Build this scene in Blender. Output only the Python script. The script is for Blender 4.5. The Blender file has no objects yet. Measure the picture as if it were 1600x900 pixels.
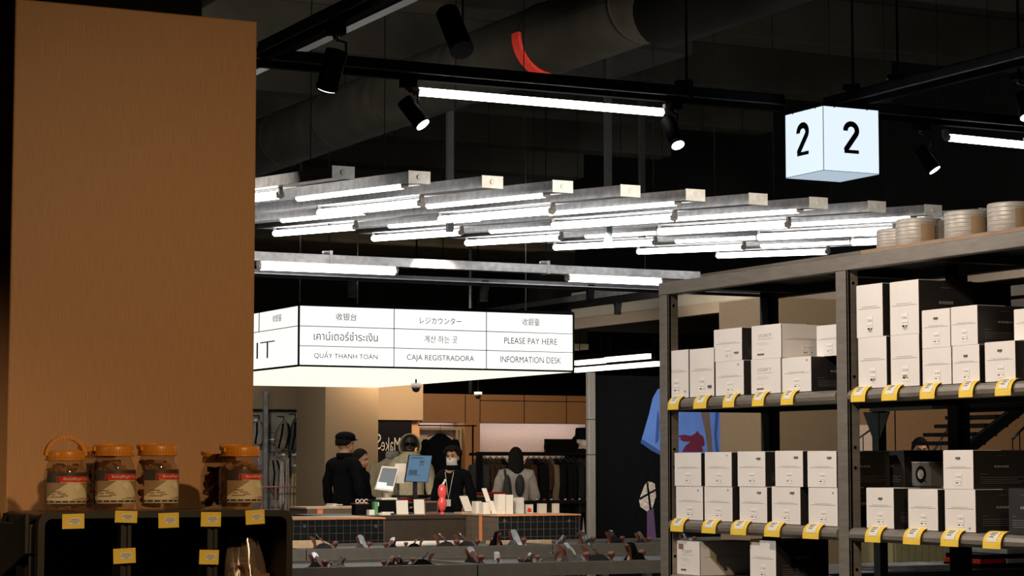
import bpy, bmesh, math, random
from mathutils import Vector, Matrix
random.seed(7)
sc = bpy.context.scene
col = sc.collection

# ---------------------------------------------------------------- camera
FPX = 3400.0
YAW = math.atan(0.5)
PIT = math.atan(273 / 3400.0)
CAM = Vector((0, 0, 1.45))
fw = Vector((math.sin(YAW) * math.cos(PIT), math.cos(YAW) * math.cos(PIT), math.sin(PIT)))
rt = Vector((math.cos(YAW), -math.sin(YAW), 0))
up = rt.cross(fw)
cd = bpy.data.cameras.new('camera')
cam = bpy.data.objects.new('camera', cd)
col.objects.link(cam)
cam.location = CAM
cam.rotation_euler = Matrix((rt, up, -fw)).transposed().to_euler()
cd.sensor_width = 36
cd.lens = FPX / 1600 * 36
cd.clip_end = 200
sc.camera = cam

# ---------------------------------------------------------------- look, world, large lights
sc.view_settings.view_transform = 'Standard'
sc.view_settings.look = 'None'
sc.view_settings.gamma = 1
sc.view_settings.use_curve_mapping = False
sc.view_settings.exposure = 0.0
sc.cycles.use_denoising = True
sc.cycles.max_bounces = 6
sc.cycles.sample_clamp_indirect = 4
w = bpy.data.worlds.new('world')
sc.world = w
w.use_nodes = True
w.node_tree.nodes['Background'].inputs[0].default_value = (0.9, 0.95, 1.0, 1)
w.node_tree.nodes['Background'].inputs[1].default_value = 0.02


def aim(o, d):
    o.rotation_euler = Vector(d).to_track_quat('-Z', 'Y').to_euler()


def lamp(name, kind, loc, to, power, color=(1, .9, .8), size=.1, spot=60, blend=.5, sy=None):
    l = bpy.data.lights.new(name, kind)
    l.energy = power
    l.color = color
    if kind == 'SPOT':
        l.spot_size = math.radians(spot)
        l.spot_blend = blend
        l.shadow_soft_size = size
    else:
        l.size = size
        if sy:
            l.shape = 'RECTANGLE'
            l.size_y = sy
    o = bpy.data.objects.new(name, l)
    col.objects.link(o)
    o.location = loc
    aim(o, Vector(to) - Vector(loc))
    return o


# unseen lamps: shop spotlights for rack, pillar and checkout, added fills for the rest
lamp('rack_spotlight', 'SPOT', (2.25, 4.9, 3.15), (4.25, 5.35, 1.3), 200, (1, .87, .75), .05, 88, .8)
lamp('rack_spotlight', 'SPOT', (1.6, 7.3, 3.1), (4.3, 6.6, 1.35), 210, (1, .93, .87), .05, 70, .6)
lamp('pillar_spotlight', 'SPOT', (2.1, 1.6, 3.1), (2.15, 5.6, .3), 300, (1, .70, .36), .06, 82, 1)
lamp('side_fill', 'SPOT', (-1.6, 3.9, 2.5), (1.1, 5.9, .9), 230, (1, .76, .5), .08, 34, .9)  # unseen lamp, added to brighten the left faces of pillar and crate
lamp('bench_fill', 'AREA', (3.2, 12.5, 3.3), (5.2, 16.5, .8), 150, (1, .9, .78), 1.2, sy=.3)  # unseen area lamp that lifts the bench fronts
lamp('checkout_spotlight', 'SPOT', (7.2, 15.8, 3.1), (9.2, 20.2, .9), 420, (1, .86, .7), .06, 60, .7)
lamp('panel_fill', 'AREA', (13.0, 27.3, 3.0), (14.0, 31.6, 2.0), 120, (1, .74, .48), 3.0, sy=.4)  # unseen area lamp, placed to brighten the orange panels
lamp('wall_block_fill', 'AREA', (6.6, 26.0, 2.7), (11.1, 28.6, 1.6), 26, (1, .86, .72), 1.2, sy=.4)  # no fixture here; added to light the left face of the wall block
lamp('pillar_fill', 'AREA', (6.0, 9.6, 3.0), (9.5, 13.0, 1.7), 48, (1, .8, .58), .8, sy=.3)  # unseen area lamp lifting the tan pillar
lamp('soffit_fill', 'SPOT', (10.0, 16.8, 2.95), (11.6, 19.6, 3.15), 380, (1, .95, .84), .08, 80, .9)  # added spot without a fixture, brightens the beige soffit
lamp('bag_wall_fill', 'SPOT', (9.3, 26.2, 2.5), (11.2, 29.3, 1.5), 110, (1, .96, .9), .05, 75, .8)  # unseen spot added so the bag wall reads brighter
lamp('poster_fill', 'SPOT', (7.4, 13.4, 3.05), (9.9, 15.6, 1.45), 300, (.95, .97, 1), .06, 46, .8)  # unseen spot, set past the pillar to brighten the shirt print
lamp('stair_wall_fill', 'AREA', (15.0, 16.5, 3.0), (17.0, 22.0, 1.6), 75, (1, .78, .52), 1.2, sy=.4)  # unseen area lamp raising the wall behind the stairs
lamp('end_plate_fill', 'AREA', (6.6, 9.2, 2.95), (6.6, 11.0, 3.0), 32, (.9, .95, 1), .6, sy=.3)  # unseen area lamp, added to brighten the lamp bar end plates
lamp('ceiling_bounce', 'AREA', (6.0, 9.0, 3.4), (6.0, 9.01, 5.0), 7, (1, .96, .9), 5, sy=7)

# ---------------------------------------------------------------- helpers


def W(px, py, X=None, Y=None, Z=None, D=None):
    """point of the place seen at (px, py) of the photograph on one plane of the shop grid"""
    d = fw * FPX + rt * (px - 800) + up * (450 - py)
    if X is not None:
        t = (X - CAM.x) / d.x
    elif Y is not None:
        t = (Y - CAM.y) / d.y
    elif Z is not None:
        t = (Z - CAM.z) / d.z
    else:
        t = D / FPX
    return CAM + d * t


def mat(name, c, rough=.6, metal=0, var=.12, scale=30, emit=None, es=0, alpha=None, trans=0, stretch=None, bump=0, coat=0, spec=.5):
    m = bpy.data.materials.new(name)
    m.use_nodes = True
    nt = m.node_tree
    b = nt.nodes['Principled BSDF']
    b.inputs['Roughness'].default_value = rough
    b.inputs['Metallic'].default_value = metal
    b.inputs['Specular IOR Level'].default_value = spec
    tc = nt.nodes.new('ShaderNodeTexCoord')
    mp = nt.nodes.new('ShaderNodeMapping')
    nz = nt.nodes.new('ShaderNodeTexNoise')
    nz.inputs['Scale'].default_value = scale
    nz.inputs['Detail'].default_value = 4
    if stretch:
        mp.inputs['Scale'].default_value = stretch
    nt.links.new(tc.outputs['Object'], mp.inputs[0])
    nt.links.new(mp.outputs[0], nz.inputs[0])
    rp = nt.nodes.new('ShaderNodeValToRGB')
    rp.color_ramp.elements[0].position = .3
    rp.color_ramp.elements[1].position = .7
    rp.color_ramp.elements[0].color = [max(0, x * (1 - var)) for x in c] + [1]
    rp.color_ramp.elements[1].color = [min(1, x * (1 + var)) for x in c] + [1]
    nt.links.new(nz.outputs[0], rp.inputs[0])
    nt.links.new(rp.outputs[0], b.inputs['Base Color'])
    if bump:
        bp = nt.nodes.new('ShaderNodeBump')
        bp.inputs['Strength'].default_value = bump
        bp.inputs['Distance'].default_value = .01
        nt.links.new(nz.outputs[0], bp.inputs['Height'])
        nt.links.new(bp.outputs[0], b.inputs['Normal'])
    if emit:
        b.inputs['Emission Color'].default_value = list(emit) + [1]
        b.inputs['Emission Strength'].default_value = es
    if trans:
        b.inputs['Transmission Weight'].default_value = trans
        b.inputs['IOR'].default_value = 1.2
    if alpha is not None:
        b.inputs['Alpha'].default_value = alpha
    if coat:
        b.inputs['Coat Weight'].default_value = coat
    return m


def S(r, g, b):
    f = lambda v: (v / 255 / 12.92) if v / 255 <= .04045 else ((v / 255 + .055) / 1.055) ** 2.4
    return (f(r), f(g), f(b))


ORG = {}


class MB:
    def __init__(s):
        s.bm = bmesh.new()

    def _m(s, fs, m):
        for f in fs:
            f.material_index = m

    def box(s, x0, x1, y0, y1, z0, z1, m=0, bev=0):
        if x0 > x1: x0, x1 = x1, x0
        if y0 > y1: y0, y1 = y1, y0
        if z0 > z1: z0, z1 = z1, z0
        v = [s.bm.verts.new((x, y, z)) for z in (z0, z1) for y in (y0, y1) for x in (x0, x1)]
        q = [(0, 2, 3, 1), (4, 5, 7, 6), (0, 1, 5, 4), (2, 6, 7, 3), (0, 4, 6, 2), (1, 3, 7, 5)]
        fs = [s.bm.faces.new([v[i] for i in a]) for a in q]
        s._m(fs, m)
        if bev:
            es = list({e for f in fs for e in f.edges})
            r = bmesh.ops.bevel(s.bm, geom=es, offset=bev, segments=2, profile=.5, affect='EDGES')
            s._m(r['faces'], m)
        return fs

    def obox(s, c, ax, ay, az, m=0):
        """oriented box: centre and three half-axis vectors"""
        c = Vector(c)
        v = [s.bm.verts.new(c + ax * i + ay * j + az * k) for k in (-1, 1) for j in (-1, 1) for i in (-1, 1)]
        q = [(0, 2, 3, 1), (4, 5, 7, 6), (0, 1, 5, 4), (2, 6, 7, 3), (0, 4, 6, 2), (1, 3, 7, 5)]
        s._m([s.bm.faces.new([v[i] for i in a]) for a in q], m)
        bmesh.ops.recalc_face_normals(s.bm, faces=s.bm.faces)

    def cyl(s, p, q, r0, r1=None, n=12, m=0, caps=True):
        p, q = Vector(p), Vector(q)
        r1 = r0 if r1 is None else r1
        d = (q - p).normalized()
        a = d.orthogonal().normalized()
        b = d.cross(a)
        A = [s.bm.verts.new(p + (a * math.cos(t) + b * math.sin(t)) * r0) for t in [2 * math.pi * i / n for i in range(n)]]
        Bv = [s.bm.verts.new(q + (a * math.cos(t) + b * math.sin(t)) * r1) for t in [2 * math.pi * i / n for i in range(n)]]
        fs = [s.bm.faces.new((A[i], A[(i + 1) % n], Bv[(i + 1) % n], Bv[i])) for i in range(n)]
        for f in fs: f.smooth = True
        if caps:
            fs += [s.bm.faces.new(A[::-1]), s.bm.faces.new(Bv)]
        s._m(fs, m)
        return s

    def path(s, pts, r, n=8, m=0):
        for a, b in zip(pts, pts[1:]):
            s.cyl(a, b, r, n=n, m=m)
        for p in pts[1:-1]:
            s.ell(p, (r, r, r), m=m, u=8, v=6)

    def lathe(s, prof, c=(0, 0, 0), n=24, m=0, sx=1, sy=1, ms=None):
        c = Vector(c)
        rings = []
        for r, z in prof:
            rings.append([s.bm.verts.new(c + Vector((math.cos(2 * math.pi * i / n) * r * sx, math.sin(2 * math.pi * i / n) * r * sy, z))) for i in range(n)])
        for k in range(len(rings) - 1):
            for i in range(n):
                f = s.bm.faces.new((rings[k][i], rings[k][(i + 1) % n], rings[k + 1][(i + 1) % n], rings[k + 1][i]))
                f.smooth = True
                f.material_index = ms[k] if ms else m
        f = s.bm.faces.new(rings[0][::-1]); f.material_index = ms[0] if ms else m
        f = s.bm.faces.new(rings[-1]); f.material_index = ms[-1] if ms else m

    def ell(s, c, r, m=0, u=16, v=10, rot=None):
        mx = Matrix.Translation(Vector(c))
        if rot: mx = mx @ rot
        mx = mx @ Matrix.Diagonal((r[0], r[1], r[2], 1))
        g = bmesh.ops.create_uvsphere(s.bm, u_segments=u, v_segments=v, radius=1, matrix=mx)
        for vv in g['verts']:
            for f in vv.link_faces:
                f.material_index = m
                f.smooth = True

    def poly(s, pts, ext, m=0):
        """flat outline given thickness by the vector ext"""
        ext = Vector(ext)
        A = [s.bm.verts.new(Vector(p)) for p in pts]
        Bv = [s.bm.verts.new(Vector(p) + ext) for p in pts]
        n = len(pts)
        fs = [s.bm.faces.new(A), s.bm.faces.new(Bv[::-1])]
        fs += [s.bm.faces.new((A[i], Bv[i], Bv[(i + 1) % n], A[(i + 1) % n])) for i in range(n)]
        s._m(fs, m)
        bmesh.ops.recalc_face_normals(s.bm, faces=fs)

    def grid(s, f, nu, nv, m=0, smooth=True):
        """surface from a function of (u, v)"""
        V = [[s.bm.verts.new(Vector(f(i / nu, j / nv))) for i in range(nu + 1)] for j in range(nv + 1)]
        for j in range(nv):
            for i in range(nu):
                q = s.bm.faces.new((V[j][i], V[j][i + 1], V[j + 1][i + 1], V[j + 1][i]))
                q.material_index = m
                q.smooth = smooth

    def mesh(s, me, mx, m=0):
        b2 = bmesh.new()
        b2.from_mesh(me)
        bmesh.ops.transform(b2, matrix=mx, verts=b2.verts)
        for f in b2.faces: f.material_index = m
        t = bpy.data.meshes.new('t')
        b2.to_mesh(t); b2.free()
        s.bm.from_mesh(t)
        bpy.data.meshes.remove(t)

    def build(s, name, mats, parent=None, org=None):
        po = ORG.get(parent, Vector((0, 0, 0))) if parent else Vector((0, 0, 0))
        if org is None:
            if parent:
                org = po
            else:
                xs = [v.co for v in s.bm.verts]
                lo = Vector([min(c[i] for c in xs) for i in range(3)])
                hi = Vector([max(c[i] for c in xs) for i in range(3)])
                org = Vector(((lo.x + hi.x) / 2, (lo.y + hi.y) / 2, lo.z))
        org = Vector(org)
        bmesh.ops.translate(s.bm, verts=s.bm.verts, vec=-org)
        me = bpy.data.meshes.new(name)
        s.bm.to_mesh(me)
        s.bm.free()
        for m in (mats if isinstance(mats, (list, tuple)) else [mats]):
            me.materials.append(m)
        o = bpy.data.objects.new(name, me)
        col.objects.link(o)
        o.location = org - po
        if parent: o.parent = parent
        ORG[o] = org
        return o


def tag(o, label, cat, group=None, kind=None):
    if label: o['label'] = label
    if cat: o['category'] = cat
    if group: o['group'] = group
    if kind: o['kind'] = kind
    return o


def thing(name, loc, label, cat, group=None, kind=None):
    o = bpy.data.objects.new(name, None)
    o.empty_display_size = .05
    col.objects.link(o)
    o.location = loc
    ORG[o] = Vector(loc)
    return tag(o, label, cat, group, kind)


def struct(o):
    o['kind'] = 'structure'
    return o


def copy_tree(o, loc=None):
    c = o.copy(); col.objects.link(c)
    for ch in list(o.children):
        d = ch.copy(); col.objects.link(d); d.parent = c
        for g in list(ch.children):
            e = g.copy(); col.objects.link(e); e.parent = d
    if loc is not None: c.location = loc
    return c


TCACHE = {}


def text_mesh(s, bold=0):
    k = (s, bold)
    if k in TCACHE: return TCACHE[k]
    cu = bpy.data.curves.new('t', 'FONT')
    cu.body = s
    cu.size = 1
    cu.offset = bold
    cu.resolution_u = 4
    o = bpy.data.objects.new('t', cu)
    col.objects.link(o)
    bpy.context.view_layer.update()
    dg = bpy.context.evaluated_depsgraph_get()
    me = bpy.data.meshes.new_from_object(o.evaluated_get(dg))
    bpy.data.objects.remove(o)
    xs = [v.co.x for v in me.vertices] or [0, 1]
    ys = [v.co.y for v in me.vertices] or [0, 1]
    TCACHE[k] = (me, min(xs), max(xs), min(ys), max(ys))
    return TCACHE[k]


def add_text(mb, s, c, right, upv, w_, h_, m=0, bold=0, off=.001):
    """lettering fitted to width w_ and height h_, centred at c, in the plane (right, upv)"""
    me, a, b, c0, d = text_mesh(s, bold)
    right = Vector(right).normalized(); upv = Vector(upv).normalized()
    n = right.cross(upv)
    R = Matrix((right * (w_ / (b - a)), upv * (h_ / (d - c0)), n)).transposed().to_4x4()
    mx = Matrix.Translation(Vector(c) + n * off) @ R @ Matrix.Translation((-(a + b) / 2, -(c0 + d) / 2, 0))
    mb.mesh(me, mx, m)


# direction sets for faces of the shop grid
RX, RY, UP = Vector((1, 0, 0)), Vector((0, -1, 0)), Vector((0, 0, 1))   # face -Y reads along +X; face -X reads along -Y

# ---------------------------------------------------------------- materials
M = {}
M['lam'] = mat('brown_laminate', (.40, .195, .08), .55, 0, .16, 12, stretch=(60, 60, 1.2))
M['lam2'] = mat('tan_laminate', (.22, .155, .09), .6, 0, .08, 90)
M['panel'] = mat('orange_wood_panel', (.37, .19, .085), .5, 0, .08, 25, stretch=(8, 8, 1))
M['black'] = mat('black_paint', (.005, .005, .005), .7, 0, .2, 20, spec=.04)
M['vblack'] = mat('black_fabric', (.005, .005, .006), .9, 0, .3, 60, spec=.05)
M['ceil'] = mat('ceiling_dark', (.032, .030, .024), .9, 0, .3, 2, spec=.1)
M['duct'] = mat('duct_dark', (.018, .017, .013), .8, 0, .3, 4, spec=.15)
M['floor'] = mat('floor_concrete', (.10, .085, .07), .35, 0, .2, 3)
M['galv'] = mat('galvanised_steel', (.42, .42, .42), .38, .85, .25, 18)
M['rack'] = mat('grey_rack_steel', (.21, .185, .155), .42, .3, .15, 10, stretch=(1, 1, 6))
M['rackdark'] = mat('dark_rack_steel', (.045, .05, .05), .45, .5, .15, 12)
M['steel'] = mat('brushed_steel', (.36, .32, .27), .4, .2, .15, 8, stretch=(20, 20, 1))
M['track'] = mat('dark_track', (.07, .072, .08), .3, .7, .2, 20)
M['white'] = mat('white_card', (.78, .73, .68), .6, 0, .03, 8)
M['kraft'] = mat('grey_card', (.60, .53, .46), .65, 0, .04, 8)
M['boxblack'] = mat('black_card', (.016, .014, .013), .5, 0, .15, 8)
M['ink'] = mat('ink', (.09, .08, .07), .7, 0, .1)
M['inkgrey'] = mat('grey_ink', (.33, .30, .27), .7, 0, .1)
M['inkpale'] = mat('pale_ink', (.13, .12, .11), .7, 0, .1)
M['flap'] = mat('dark_flap', (.07, .05, .045), .6, 0, .1)
M['tag'] = mat('yellow_tag', (.82, .56, .06), .5, 0, .05, 20)
M['tagw'] = mat('tag_paper', (.72, .69, .58), .6, 0, .05)
M['orange'] = mat('orange_plastic', (.62, .22, .02), .35, 0, .06, 10)
M['crate'] = mat('black_crate_plastic', (.019, .015, .011), .38, 0, .15, 40, spec=.55)
M['tube'] = mat('led_tube', (.9, .9, .9), .4, 0, 0, 5, (1, .97, .96), 9)
M['tubew'] = mat('warm_led', (.9, .9, .9), .4, 0, 0, 5, (1, .86, .68), 4)
M['cap'] = mat('tube_cap', (.25, .22, .2), .6, 0, .1)
M['lens'] = mat('spot_lens', (.9, .9, .9), .4, 0, 0, 5, (1, .98, .95), 5)
M['lens2'] = mat('spot_lens_bright', (.9, .9, .9), .4, 0, 0, 5, (1, .98, .95), 14)
M['signw'] = mat('sign_light_panel', (.35, .35, .35), .5, 0, 0, 3, (1, .985, .95), 1.0)
M['signb'] = mat('sign_under_panel', (.8, .8, .8), .5, 0, 0, 3, (1, .94, .80), 1.08)
M['cube'] = mat('cube_light_panel', (.6, .7, .8), .4, 0, 0, 3, (.80, .92, 1.0), 1.0)
M['cube2'] = mat('cube_under_panel', (.6, .7, .8), .4, 0, 0, 3, (.66, .83, 1.0), .62)
M['skin'] = mat('skin', (.42, .21, .13), .5, 0, .06)
M['hair'] = mat('dark_hair', (.008, .006, .005), .8, 0, .3, 80, spec=.1)
M['mask'] = mat('white_mask', (.62, .58, .52), .8, 0, .03)
M['brownwood'] = mat('red_brown_wood', (.12, .035, .018), .4, 0, .2, 30)
M['palewood'] = mat('pale_wood', (.55, .38, .22), .5, 0, .12, 20)
M['iron'] = mat('dark_iron', (.04, .04, .045), .35, .6, .2)
M['silver'] = mat('polished_steel', (.62, .62, .62), .22, .95, .08)
M['bench'] = mat('bench_steel', (.15, .135, .11), .45, .3, .1, 14)
M['grout'] = mat('grey_grout', (.11, .10, .09), .7, 0, .1)
M['tile'] = mat('black_tile', (.012, .013, .012), .28, 0, .2, 6)
M['counterbr'] = mat('brown_counter_side', (.15, .11, .075), .45, 0, .15, 6)  # stands for warm light on black tile; also colours the rear counter
M['copper'] = mat('orange_edge', (.85, .28, .10), .5, 0, .1)
M['counter'] = mat('dark_brown_counter', (.040, .026, .016), .5, 0, .15, 12)
M['paper'] = mat('white_paper', (.80, .74, .64), .7, 0, .04)
M['pink'] = mat('pink_gloss', (.85, .10, .09), .2, 0, .06, coat=.6)
M['beige'] = mat('beige_soffit', (.42, .36, .27), .8, 0, .04, 8)
M['red'] = mat('red_paint', (.65, .03, .015), .5, 0, .1)
M['glass'] = mat('clear_plastic', (.95, .9, .85), .08, 0, 0, 5, trans=1)
M['plate'] = mat('end_plate', (.55, .53, .48), .5, .2, .15, 30)
M['num'] = mat('number_black', (.01, .01, .015), .6, 0, .1)

# ================================================================ SETTING
def sbox(name, m, *a, **k):
    b = MB(); b.box(*a, **k); return struct(b.build(name, m))


sbox('floor', M['floor'], -4, 26, -4, 38, -.1, 0)
sbox('ceiling', M['ceil'], -4, 26, -4, 38, 5.0, 5.2)
sbox('wall_left', M['black'], -4.2, -4, -4, 38, 0, 5.0)
sbox('wall_right', M['black'], 26, 26.2, -4, 38, 0, 5.0)
sbox('wall_back', M['black'], -4, 26, 38, 38.2, 0, 5.0)
sbox('wall_front', M['black'], -4, 26, -4.2, -4, 0, 5.0)
# concrete ribs of the ceiling
for i in range(15):
    y = 2.2 + i * 1.9
    b = MB(); b.box(-4, 26, y, y + .3, 4.62, 5.0, bev=.02)
    struct(b.build('trim_%d' % (i + 1), M['ceil']))

# near wood pillar
pY = 5.62
pc0 = W(13, 600, Y=pY); pc1 = W(398.5, 400, Y=pY); pzt = W(398, 33, Y=pY).z
b = MB()
b.box(pc0.x, pc1.x, pY, pY + .95, .1, pzt, bev=.004)
b.box(pc0.x + .02, pc1.x - .02, pY + .02, pY + .93, 0, .1, m=1)
o = tag(b.build('pillar', [M['lam'], M['black']]), 'wide brown wood-grain pillar standing behind the black crate and biscuit jars', 'pillar')
b = MB(); b.box(pc0.x + .12, pc1.x - .12, pY + .12, pY + .83, pzt, 5.0)
b.build('pillar_core', M['black'], o)

# middle wood pillar (seen through the rack)
q = W(1201, 600, D=14.2)
qa = W(1124, 600, X=q.x); qb = W(1331, 600, Y=q.y); qz = W(1201, 463, X=q.x, ).z
b = MB()
b.box(q.x, qb.x, q.y, qa.y, .1, qz, bev=.004)
b.box(q.x + .02, qb.x - .02, q.y + .02, qa.y - .02, 0, .1, m=1)
o = tag(b.build('pillar', [M['lam2'], M['black']]), 'tan wood pillar seen through the left bay of the box rack', 'pillar')

# ---- far shop walls
k = W(508, 680, D=30)
ka = W(463, 680, X=k.x)
b = MB(); b.box(k.x, W(591, 680, Y=k.y).x, k.y, ka.y, 0, 2.75, bev=.004)
tag(b.build('pillar', M['lam2']), 'broad tan wall block behind the man in the black cap', 'pillar')
# brown bulkhead over the dark mirror panel and over the bag wall
Yb = k.y + .9
x0 = W(588, 640, Y=Yb).x; x1 = W(661, 640, Y=Yb).x
b = MB(); b.box(x0, x1, Yb, Yb + .3, W(600, 656, Y=Yb).z, 2.75)
struct(b.build('wall_bulkhead_middle', M['lam2']))
b = MB(); b.box(x0, x1, Yb + .12, Yb + .3, 0, W(600, 656, Y=Yb).z)
struct(b.build('wall_mirror_back', M['panel']))
# black glass panel with mirrored script
xa = W(645, 680, Y=Yb).x
b = MB(); b.box(x0, xa, Yb + .04, Yb + .1, 0, W(600, 656, Y=Yb).z)
z1_ = W(600, 656, Y=Yb).z
pn = b.build('glass_panel', mat('black_glass', (.006, .006, .008), .15, 0, .1))
tag(pn, 'black glass panel with white mirrored handwriting behind the clothes', 'sign panel')
b = MB()
ca = W(631, 694, Y=Yb); wa = (W(645, 694, Y=Yb).x - W(603, 694, Y=Yb).x)
add_text(b, 'Make', W(612, 694, Y=Yb) + Vector((0, .04, 0)), -RX, UP, wa * .70, .19, bold=-.01, off=-.004)
b.build('lettering', M['inkpale'] if 0 else mat('script_white', (.4, .38, .34), .6), pn)
b = MB()
add_text(b, 'S', W(593, 690, Y=Yb) + Vector((0, .04, 0)), -RX, UP, wa * .18, .22, bold=-.01, off=-.004)
b.build('lettering', mat('script_white', (.4, .38, .34), .6), pn)

Yw = 31.5   # plane of the orange panelled front
zt = W(800, 617, Y=Yw).z; zn = W(800, 661, Y=Yw).z
xL = W(659, 650, Y=Yw).x; xP0 = W(727, 650, Y=Yw).x; xP1 = W(750, 650, Y=Yw).x; xR = W(935, 650, Y=Yw).x
seams = [W(p, 640, Y=Yw).x for p in (727, 750, 819, 885)]
b = MB(); b.box(xL, xR, Yw, Yw + .05, zn, zt); b.box(xL, xR, Yw + .05, Yw + .5, zn + .12, zn + .16)
for s in seams: b.box(s - .006, s + .006, Yw - .003, Yw + .002, zn, zt, m=1)
b.box(W(750, 650, Y=Yw).x, xR, Yw - .006, Yw, W(800, 627, Y=Yw).z, W(800, 627, Y=Yw).z + .012, m=1)
struct(b.build('wall_panel_upper', [M['panel'], M['black']]))
b = MB(); b.box(xP0, xP1, Yw, Yw + .5, 0, zn)
struct(b.build('wall_panel_upright', M['panel']))
nwall = mat('speckled_plaster', (.62, .50, .46), .8, 0, .16, 60)
b = MB(); b.box(xP1, xR, Yw + .45, Yw + .55, 0, zn)
struct(b.build('wall_niche_right', nwall))
b = MB(); b.box(xL, xP0, Yw + .45, Yw + .55, 0, zn)
struct(b.build('wall_niche_left', nwall))
# niche strip lamps
for a, c_, nm in ((xL, xP0, 'left'), (xP1, xR, 'right')):
    b = MB(); b.box(a + .05, c_ - .05, Yw + .12, Yw + .16, zn + .08, zn + .12, m=0)
    tag(b.build('light_strip', M['tube']), 'hidden lamp strip under the %s end of the orange wall panels' % nm, 'light')
# cream rolls and shelf in the left niche
b = MB()
Z0 = W(690, 668, Y=Yw + .2).z
b.box(xL + .02, xP0 - .02, Yw + .1, Yw + .4, Z0 - .04, Z0)
tag(b.build('wall_shelf', M['beige']), 'pale shelf board in the lit niche above the black coat', 'shelf')
for i, px in enumerate((714, 719.5, 725)):
    p = W(px, 668, Y=Yw + .12)
    b = MB(); b.cyl((p.x, p.y, 1.2), (p.x, p.y, Z0 - .04), .022 + .003 * (i == 0), n=16)
    o = tag(b.build('cream_pole', M['beige']), ['leftmost', 'middle', 'rightmost'][i] + ' of three cream upright poles beside the black coat', 'pole', 'cream poles in the niche')

# soffit band
s0 = W(1000, 500, Z=2.95)
sye = W(893, 512, X=s0.x).y - s0.y
b = MB()
b.box(s0.x, s0.x + 2.2, s0.y - 9, s0.y + sye, 3.02, 3.34)
b.box(s0.x + .05, s0.x + 2.2, s0.y - 9, s0.y + sye, 3.34, 5.0, m=2)
b.box(s0.x - .03, s0.x + 2.2, s0.y - 9, s0.y + sye, 2.93, 3.04, m=1)
b.box(s0.x + .02, s0.x + 2.2, s0.y - 9, s0.y + sye, 2.92, 2.93, m=2)
struct(b.build('trim_20', [M['beige'], mat('soffit_edge', (.34, .25, .17), .7, 0, .05), M['black']]))
# far dark soffit
yq = W(960, 545, Z=2.95).y
b = MB(); b.box(W(895, 545, Y=yq).x - .5, s0.x + 2.2, yq, yq + .3, 2.95, 4.2)
b.box(W(895, 545, Y=yq).x - .5, s0.x + 2.2, yq - .03, yq + .3, 2.93, 3.0, m=1)
struct(b.build('trim_21', [M['duct'], M['beige']]))
# warm light lines
for i, (a, c_, z) in enumerate((((900, 571), (944, 566), 2.72), ((947, 566), (1014, 561), 2.72), ((900, 582), (1029, 574), 2.66))):
    p = W(*a, Z=z); x = p.x
    p2 = W(*c_, X=x)
    b = MB(); b.box(x - .03, x + .03, min(p2.y, p.y), max(p2.y, p.y), z, z + .06)
    b.box(x - .04, x + .04, min(p2.y, p.y), max(p2.y, p.y), z + .06, z + .12, m=1)
    o = tag(b.build('light_line', [M['tubew'], M['black']]), ['short warm light line just right of the pay-here sign, above the steel post', 'tapering warm light line beside the rack, the upper of two', 'long warm light line just above the black partition'][i], 'light')
    for y in (min(p.y, p2.y) + .1, max(p2.y, p.y) - .1):
        b = MB(); b.cyl((x, y, z + .1), (x, y, 5.0), .006, n=6)
        b.build('hanger_rod', M['black'], o)

# stainless post and black partition
v0 = W(920, 700, D=18.0)
v1 = W(931, 700, Y=v0.y)
zp = W(925, 582, Y=v0.y).z
b = MB(); b.box(v0.x, v1.x, v0.y, v0.y + .05, 0, zp, bev=.006)
for zz in (W(925, 656, Y=v0.y).z, W(925, 711, Y=v0.y).z):
    b.box(v0.x - .001, v1.x + .001, v0.y - .001, v0.y + .05, zz, zz + .006, m=1)
tag(b.build('steel_post', [M['steel'], M['black']]), 'brushed steel post at the left edge of the black partition', 'post')
vx = W(1131, 700, Y=v0.y).x
b = MB(); b.box(v1.x + .002, vx, v0.y + .02, v0.y + .12, 0, zp - .02)
part = tag(b.build('partition', M['black']), 'tall black partition right of the clothes rail, carrying the blue shirt poster', 'partition')


def flat(name, pts, m, Y, th, label=None, parent=None, cat=None):
    b = MB(); b.poly([W(px, py, Y=Y) for px, py in pts], (0, th, 0))
    o = b.build(name, m, parent)
    return o


# poster printed on the partition: one flat printed board, figures as layers of print
pyb = v0.y + .02
b = MB()
pm = [M['black'], mat('shirt_blue', (.11, .22, .58), .7, 0, .10, 6), mat('shirt_blue_deep', (.035, .08, .27), .7, 0, .1, 6),
      mat('strap_tan', (.16, .105, .07), .7, 0, .1), mat('print_maroon', (.13, .008, .03), .7, 0, .1),
      mat('pouch_cream', (.55, .45, .36), .7, 0, .5, 60), mat('leg_plum', (.10, .05, .11), .7, 0, .1)]


def lay(pts, m, d):
    b.poly([W(px, py, Y=pyb - d) for px, py in pts], (0, d - .0005, 0), m=m)


def board(x0_, x1_, y0_, y1_, m, d):
    lay([(x0_, y0_), (x1_, y0_), (x1_, y1_), (x0_, y1_)], m, d)


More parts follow.
